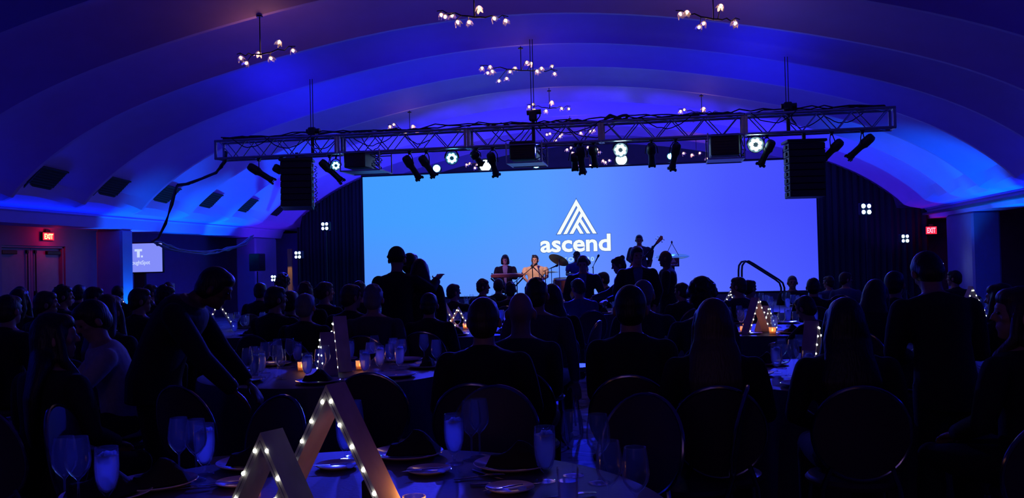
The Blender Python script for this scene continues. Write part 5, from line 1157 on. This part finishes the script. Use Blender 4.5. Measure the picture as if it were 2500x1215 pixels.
# left group
P_(263, 719, 6.6, S1, -.15, 'long-haired guest sitting in front of the left pillar', 'long', BR, 'shirt', 'cloth_black')
P_(128, 764, 4.4, dict(lean=.06, arms='lap', hy=-.6), -.3, 'dark long-haired guest in the lower left', 'long', BK, 'shirt', 'cloth_black')
P_(203, 738, 5.6, dict(lean=.35, arms='table', hp=-.5, hy=.3), 2.2, 'bearded man in a white shirt bowed over the table at the left', 'short', BK, 'shirt', 'cloth_white', skin='skin')
P_(46, 704, 9.4, S1, .0, 'guest at the far left, left-hand head below the doors', 'longwavy', BK, 'shirt', 'cloth_black')
P_(48, 699, 12.2, S3, .3, 'far guest at the left edge, second head below the doors', 'short', BK, 'shirt', 'cloth_black')
P_(110, 711, 8.6, S4, -.3, 'guest below the doors with the face turned right', 'short', BR, 'jacket', 'cloth_black')
P_(152, 697, 10.4, S4, -.3, 'guest right under the red exit sign, blue light on the face', 'tousled', BK, 'jacket', 'cloth_black')
P_(193, 695, 13.0, S1, .1, 'far guest to the right of the doors', 'short', BK, 'jacket', 'cloth_black')
P_(228, 700, 11.0, S4, -.2, 'guest left of the pillar with the head turned right', 'short', BK, 'shirt', 'cloth_black')
P_(287, 697, 14.4, S1, .0, 'far guest before the dark face of the pillar', 'short', BK, 'shirt', 'cloth_black')
P_(340, 703, 8.8, S4, -.3, 'guest below the lit monitor with light on the cheek', 'short', BR, 'jacket', 'cloth_black')
P_(366, 694, 12.8, S4, -.1, 'far guest right of the monitor stand', 'short', BK, 'jacket', 'cloth_black')
P_(402, 698, 9.6, S4, -.4, 'guest left of the big leaning person', 'tousled', BK, 'jacket', 'cloth_black')
P_(412, 688, 14.8, S1, -.2, 'far guest behind the one left of the big leaning person', 'short', BR, 'shirt', 'cloth_black')
P_(20, 720, 7.2, S1, -.2, 'guest cut by the left edge of the photo', 'short', BK, 'jacket', 'cloth_black')
# empty chairs
for px, d, yaw, lb in ((286, 4.9, -1.3, 'empty chair at the left with its pale back catching the light'), (372, 6.6, -1.35, 'empty chair right of the pale-lit one'), (322, 8.0, -1.25, 'empty chair with a blue-lit back behind the pale-lit one'), (366, 8.9, -1.25, 'empty chair with a blue-lit back beside the long-haired guest'), (528, 4.9, -.35, 'empty chair with a thin lit curve left of the second table'), (560, 3.9, PI-.5, 'empty chair whose lit curve ends at the small peak frame'),
                       (928, 5.3, .02, 'empty chair at the near side of the second table'), (1170, 4.1, PI-.05, 'empty chair behind the two wine glasses of the nearest table'), (1478, 3.7, PI-.6, 'empty chair at the aisle with a lit arched back'), (1665, 3.45, PI/2-.1, 'empty chair right of the nearest table'),
                       (2462, 4.0, .3, 'empty chair at the lower right edge'), (2185, 4.5, .1, 'empty chair in the dark below the right-hand table'), (1395, 9.2, PI/2-.2, 'empty chair standing in the lit aisle')):
    for dd in sorted([i*.08 for i in range(-10, 11)], key=abs):
        c = at(px, 640, d+dd)
        if free(c.x, c.y, True, .5): break
    
    SPOTS.append((c.x, c.y)); chair(c.x, c.y, yaw, lb)
# ---------------------------------------------------------------- what stands on the tables
def inside(c, key, m_):
    x, y, r, _ = TABLES[key]; v = Vector((c.x-x, c.y-y)); L = v.length
    if L > r-m_: v *= (r-m_)/L
    return Vector((x+v.x, y+v.y, c.z))
def on(kind, px, py, rz=0.0, s=1.0, key='A', z=.7505, light=0):
    c = inside(onz(px, py, z), key, .16 if 'dinner' in kind or kind == 'napkin' else .10); return place(kind, c.x, c.y, z, key, rz, s, light)
for px, py in ((1110, 1131), (1332, 1174), (500, 1158), (845, 1122), (262, 1232)): on('water_goblet', px, py, s=1.02)
on('tumbler', 1388, 1240)
for px, py, s_ in ((1152, 1122, 1.02), (1187, 1106, 1.0), (1400, 1160, 1.02), (1463, 1178, 1.04), (438, 1166, .98), (480, 1172, .98), (866, 1112, .98), (108, 1232, 1.0), (192, 1240, 1.02), (1490, 1262, 1.0), (1555, 1285, 1.0)): on('wine_glass', px, py, s=s_)
for px, py, a in ((1000, 1108, .2), (1252, 1140, -.1), (615, 1132, .3), (378, 1186, .6), (60, 1196, 0)): on('dinner_plate', px, py, s=.98); on('napkin', px+12, py-4, a, 1.15, z=.764)
for px, py in ((824, 1140), (1048, 1152), (1245, 1196), (585, 1182)): on('bread_plate', px, py, s=.98); on('knife', px-18, py-4, 2.6+px*.001, .7, z=.766); on('butter_curl', px+30, py+2, z=.760)
on('knife', 1235, 1184, .12, 1.1); on('fork', 1176, 1166, .5); on('fork', 935, 1112, 1.2); on('fork', 1395, 1212, .45); on('knife', 1190, 1160, -.8, .9); on('fork', 452, 1196, .3); on('knife', 478, 1188, .5)
on('votive_candle', 612, 1216, light=.10); on('votive_candle', 1012, 1268, light=.35); on('mug', 915, 1232)
setting('B', 8, .25, 4); c = TABLES['B']
for px, py in ((738, 905), (880, 902)): on('votive_candle', px, py, key='B', light=.12)
for px, py in ((622, 925), (927, 905), (562, 918)): on('water_goblet', px, py, key='B')
for px, py in ((605, 930), (783, 935), (1036, 885), (1066, 905), (678, 898), (510, 915)): on('wine_glass', px, py, key='B')
for key, rz, sd, sk in (('C', .1, 5, ()), ('D', .3, 6, ()), ('E', .2, 7, ()), ('F', .5, 8, ()), ('G', .3, 9, ()), ('H', .7, 10, ()), ('I', .1, 11, ()), ('J', .4, 12, ()), ('K', .2, 13, ()), ('N', .6, 15, ()), ('P', .3, 16, ()), ('Q', .2, 17, ())):
    setting(key, 8, rz, sd, sk, rich=key in 'CD')
for key, px, py in (('D', 1815, 812), ('D', 1822, 806), ('D', 1886, 815), ('E', 1098, 806), ('E', 1137, 803), ('E', 1111, 812), ('C', 2100, 905)): on('votive_candle', px, py, key=key, light=.12)
# timber peaks with fairy lights
def pk(key, px, py, h, yaw, lab, **k): c = inside(onz(px, py, .751), key, h*.6+.04); return peak(key, c.x, c.y, h, yaw, lab, **k)
pk('A', 826, 1262, .405, -.38, 'tall timber peak with fairy lights on the nearest table', board=.085, nl=6, spread=.62)
pk('A', 668, 1310, .30, -.38, 'short timber peak with fairy lights before the tall one', board=.085, nl=4, spread=.62)
pk('B', 832, 902, .40, -1.0, 'tall timber peak with fairy lights on the second table', board=.10, nl=6, spread=.40); pk('B', 800, 912, .30, -1.0, 'short timber peak with fairy lights on the second table', board=.10, nl=5, spread=.42)
pk('D', 1846, 812, .36, .9, 'timber peak with white dots of light right of the long-haired woman', board=.09); pk('D', 1870, 806, .26, .9, 'short timber peak behind the candle flames at the right', board=.09)
pk('E', 1078, 800, .40, -.2, 'tall lit peak half hidden on the table left of the broad shoulders', board=.07); pk('E', 1120, 804, .27, .1, 'short lit peak on the table left of the broad shoulders', board=.07)
pk('G', 1792, 752, .36, .1, 'far lit peak just left of the handrails, the taller one', board=.07); pk('G', 1757, 750, .24, .1, 'far lit peak just left of the handrails, the shorter one', board=.07)
pk('H', 2372, 778, .38, .5, 'lit peak at the far right, bent like an arrow', board=.06); pk('C', 1985, 910, .34, 1.2, 'timber peak half hidden by the dark long-haired woman', board=.09)
pk('I', 520, 790, .36, .7, 'lit peak seen under the arm of the leaning person', board=.08); pk('J', 292, 755, .36, .3, 'far lit peak in front of the left pillar', board=.06); pk('K', 8, 795, .36, .1, 'lit peak at the left edge of the photo', board=.07)
# labels for the tableware: which one, counted from the left on its table
KN = {'wine_glass': 'empty wine glass', 'wine_glass_filled': 'glass of red wine', 'water_goblet': 'goblet of ice water', 'tumbler': 'tumbler of ice water', 'dinner_plate': 'white dinner plate', 'bread_plate': 'small bread plate', 'napkin': 'black folded napkin', 'knife': 'knife', 'fork': 'fork', 'votive_candle': 'burning votive candle', 'butter_curl': 'butter curl', 'mug': 'dark mug'}
CT = {'wine_glass': 'glass', 'wine_glass_filled': 'glass', 'water_goblet': 'glass', 'tumbler': 'glass', 'dinner_plate': 'plate', 'bread_plate': 'plate', 'napkin': 'napkin', 'knife': 'cutlery', 'fork': 'cutlery', 'votive_candle': 'candle', 'butter_curl': 'butter', 'mug': 'mug'}
TD = {'A': 'nearest table', 'B': 'second nearest table', 'C': 'right-hand table', 'D': 'lit table right of centre', 'E': 'two-peak table left of centre', 'F': 'table below the drummer', 'G': 'far table by the handrails', 'H': 'far right table', 'I': 'table behind the leaning person', 'J': 'far table by the left pillar', 'K': 'table at the left edge', 'N': 'far table before the keyboard', 'P': 'table behind the grey head', 'Q': 'table before the bass player'}
byk = {}
for kd, t_, o in ITEMS: byk.setdefault((kd, t_), []).append(o)
for (kd, t_), L in byk.items():
    L.sort(key=lambda o: (_r3.dot(o.location-CAM))/(_f2.dot(o.location-CAM)))
    for i, o in enumerate(L):
        w_ = '' if len(L) == 1 else (', %s from the left' % ORD[min(i, 19)]); tag(o, '%s on the %s%s' % (KN[kd], TD[t_], w_), CT[kd], {'glass': 'glasses', 'plate': 'plates', 'candle': 'candles', 'napkin': 'napkins', 'cutlery': 'cutlery'}.get(CT[kd], None) and '%s on the %s' % ({'glass': 'glasses', 'plate': 'plates', 'candle': 'candles', 'napkin': 'napkins', 'cutlery': 'cutlery'}[CT[kd]], TD[t_]))
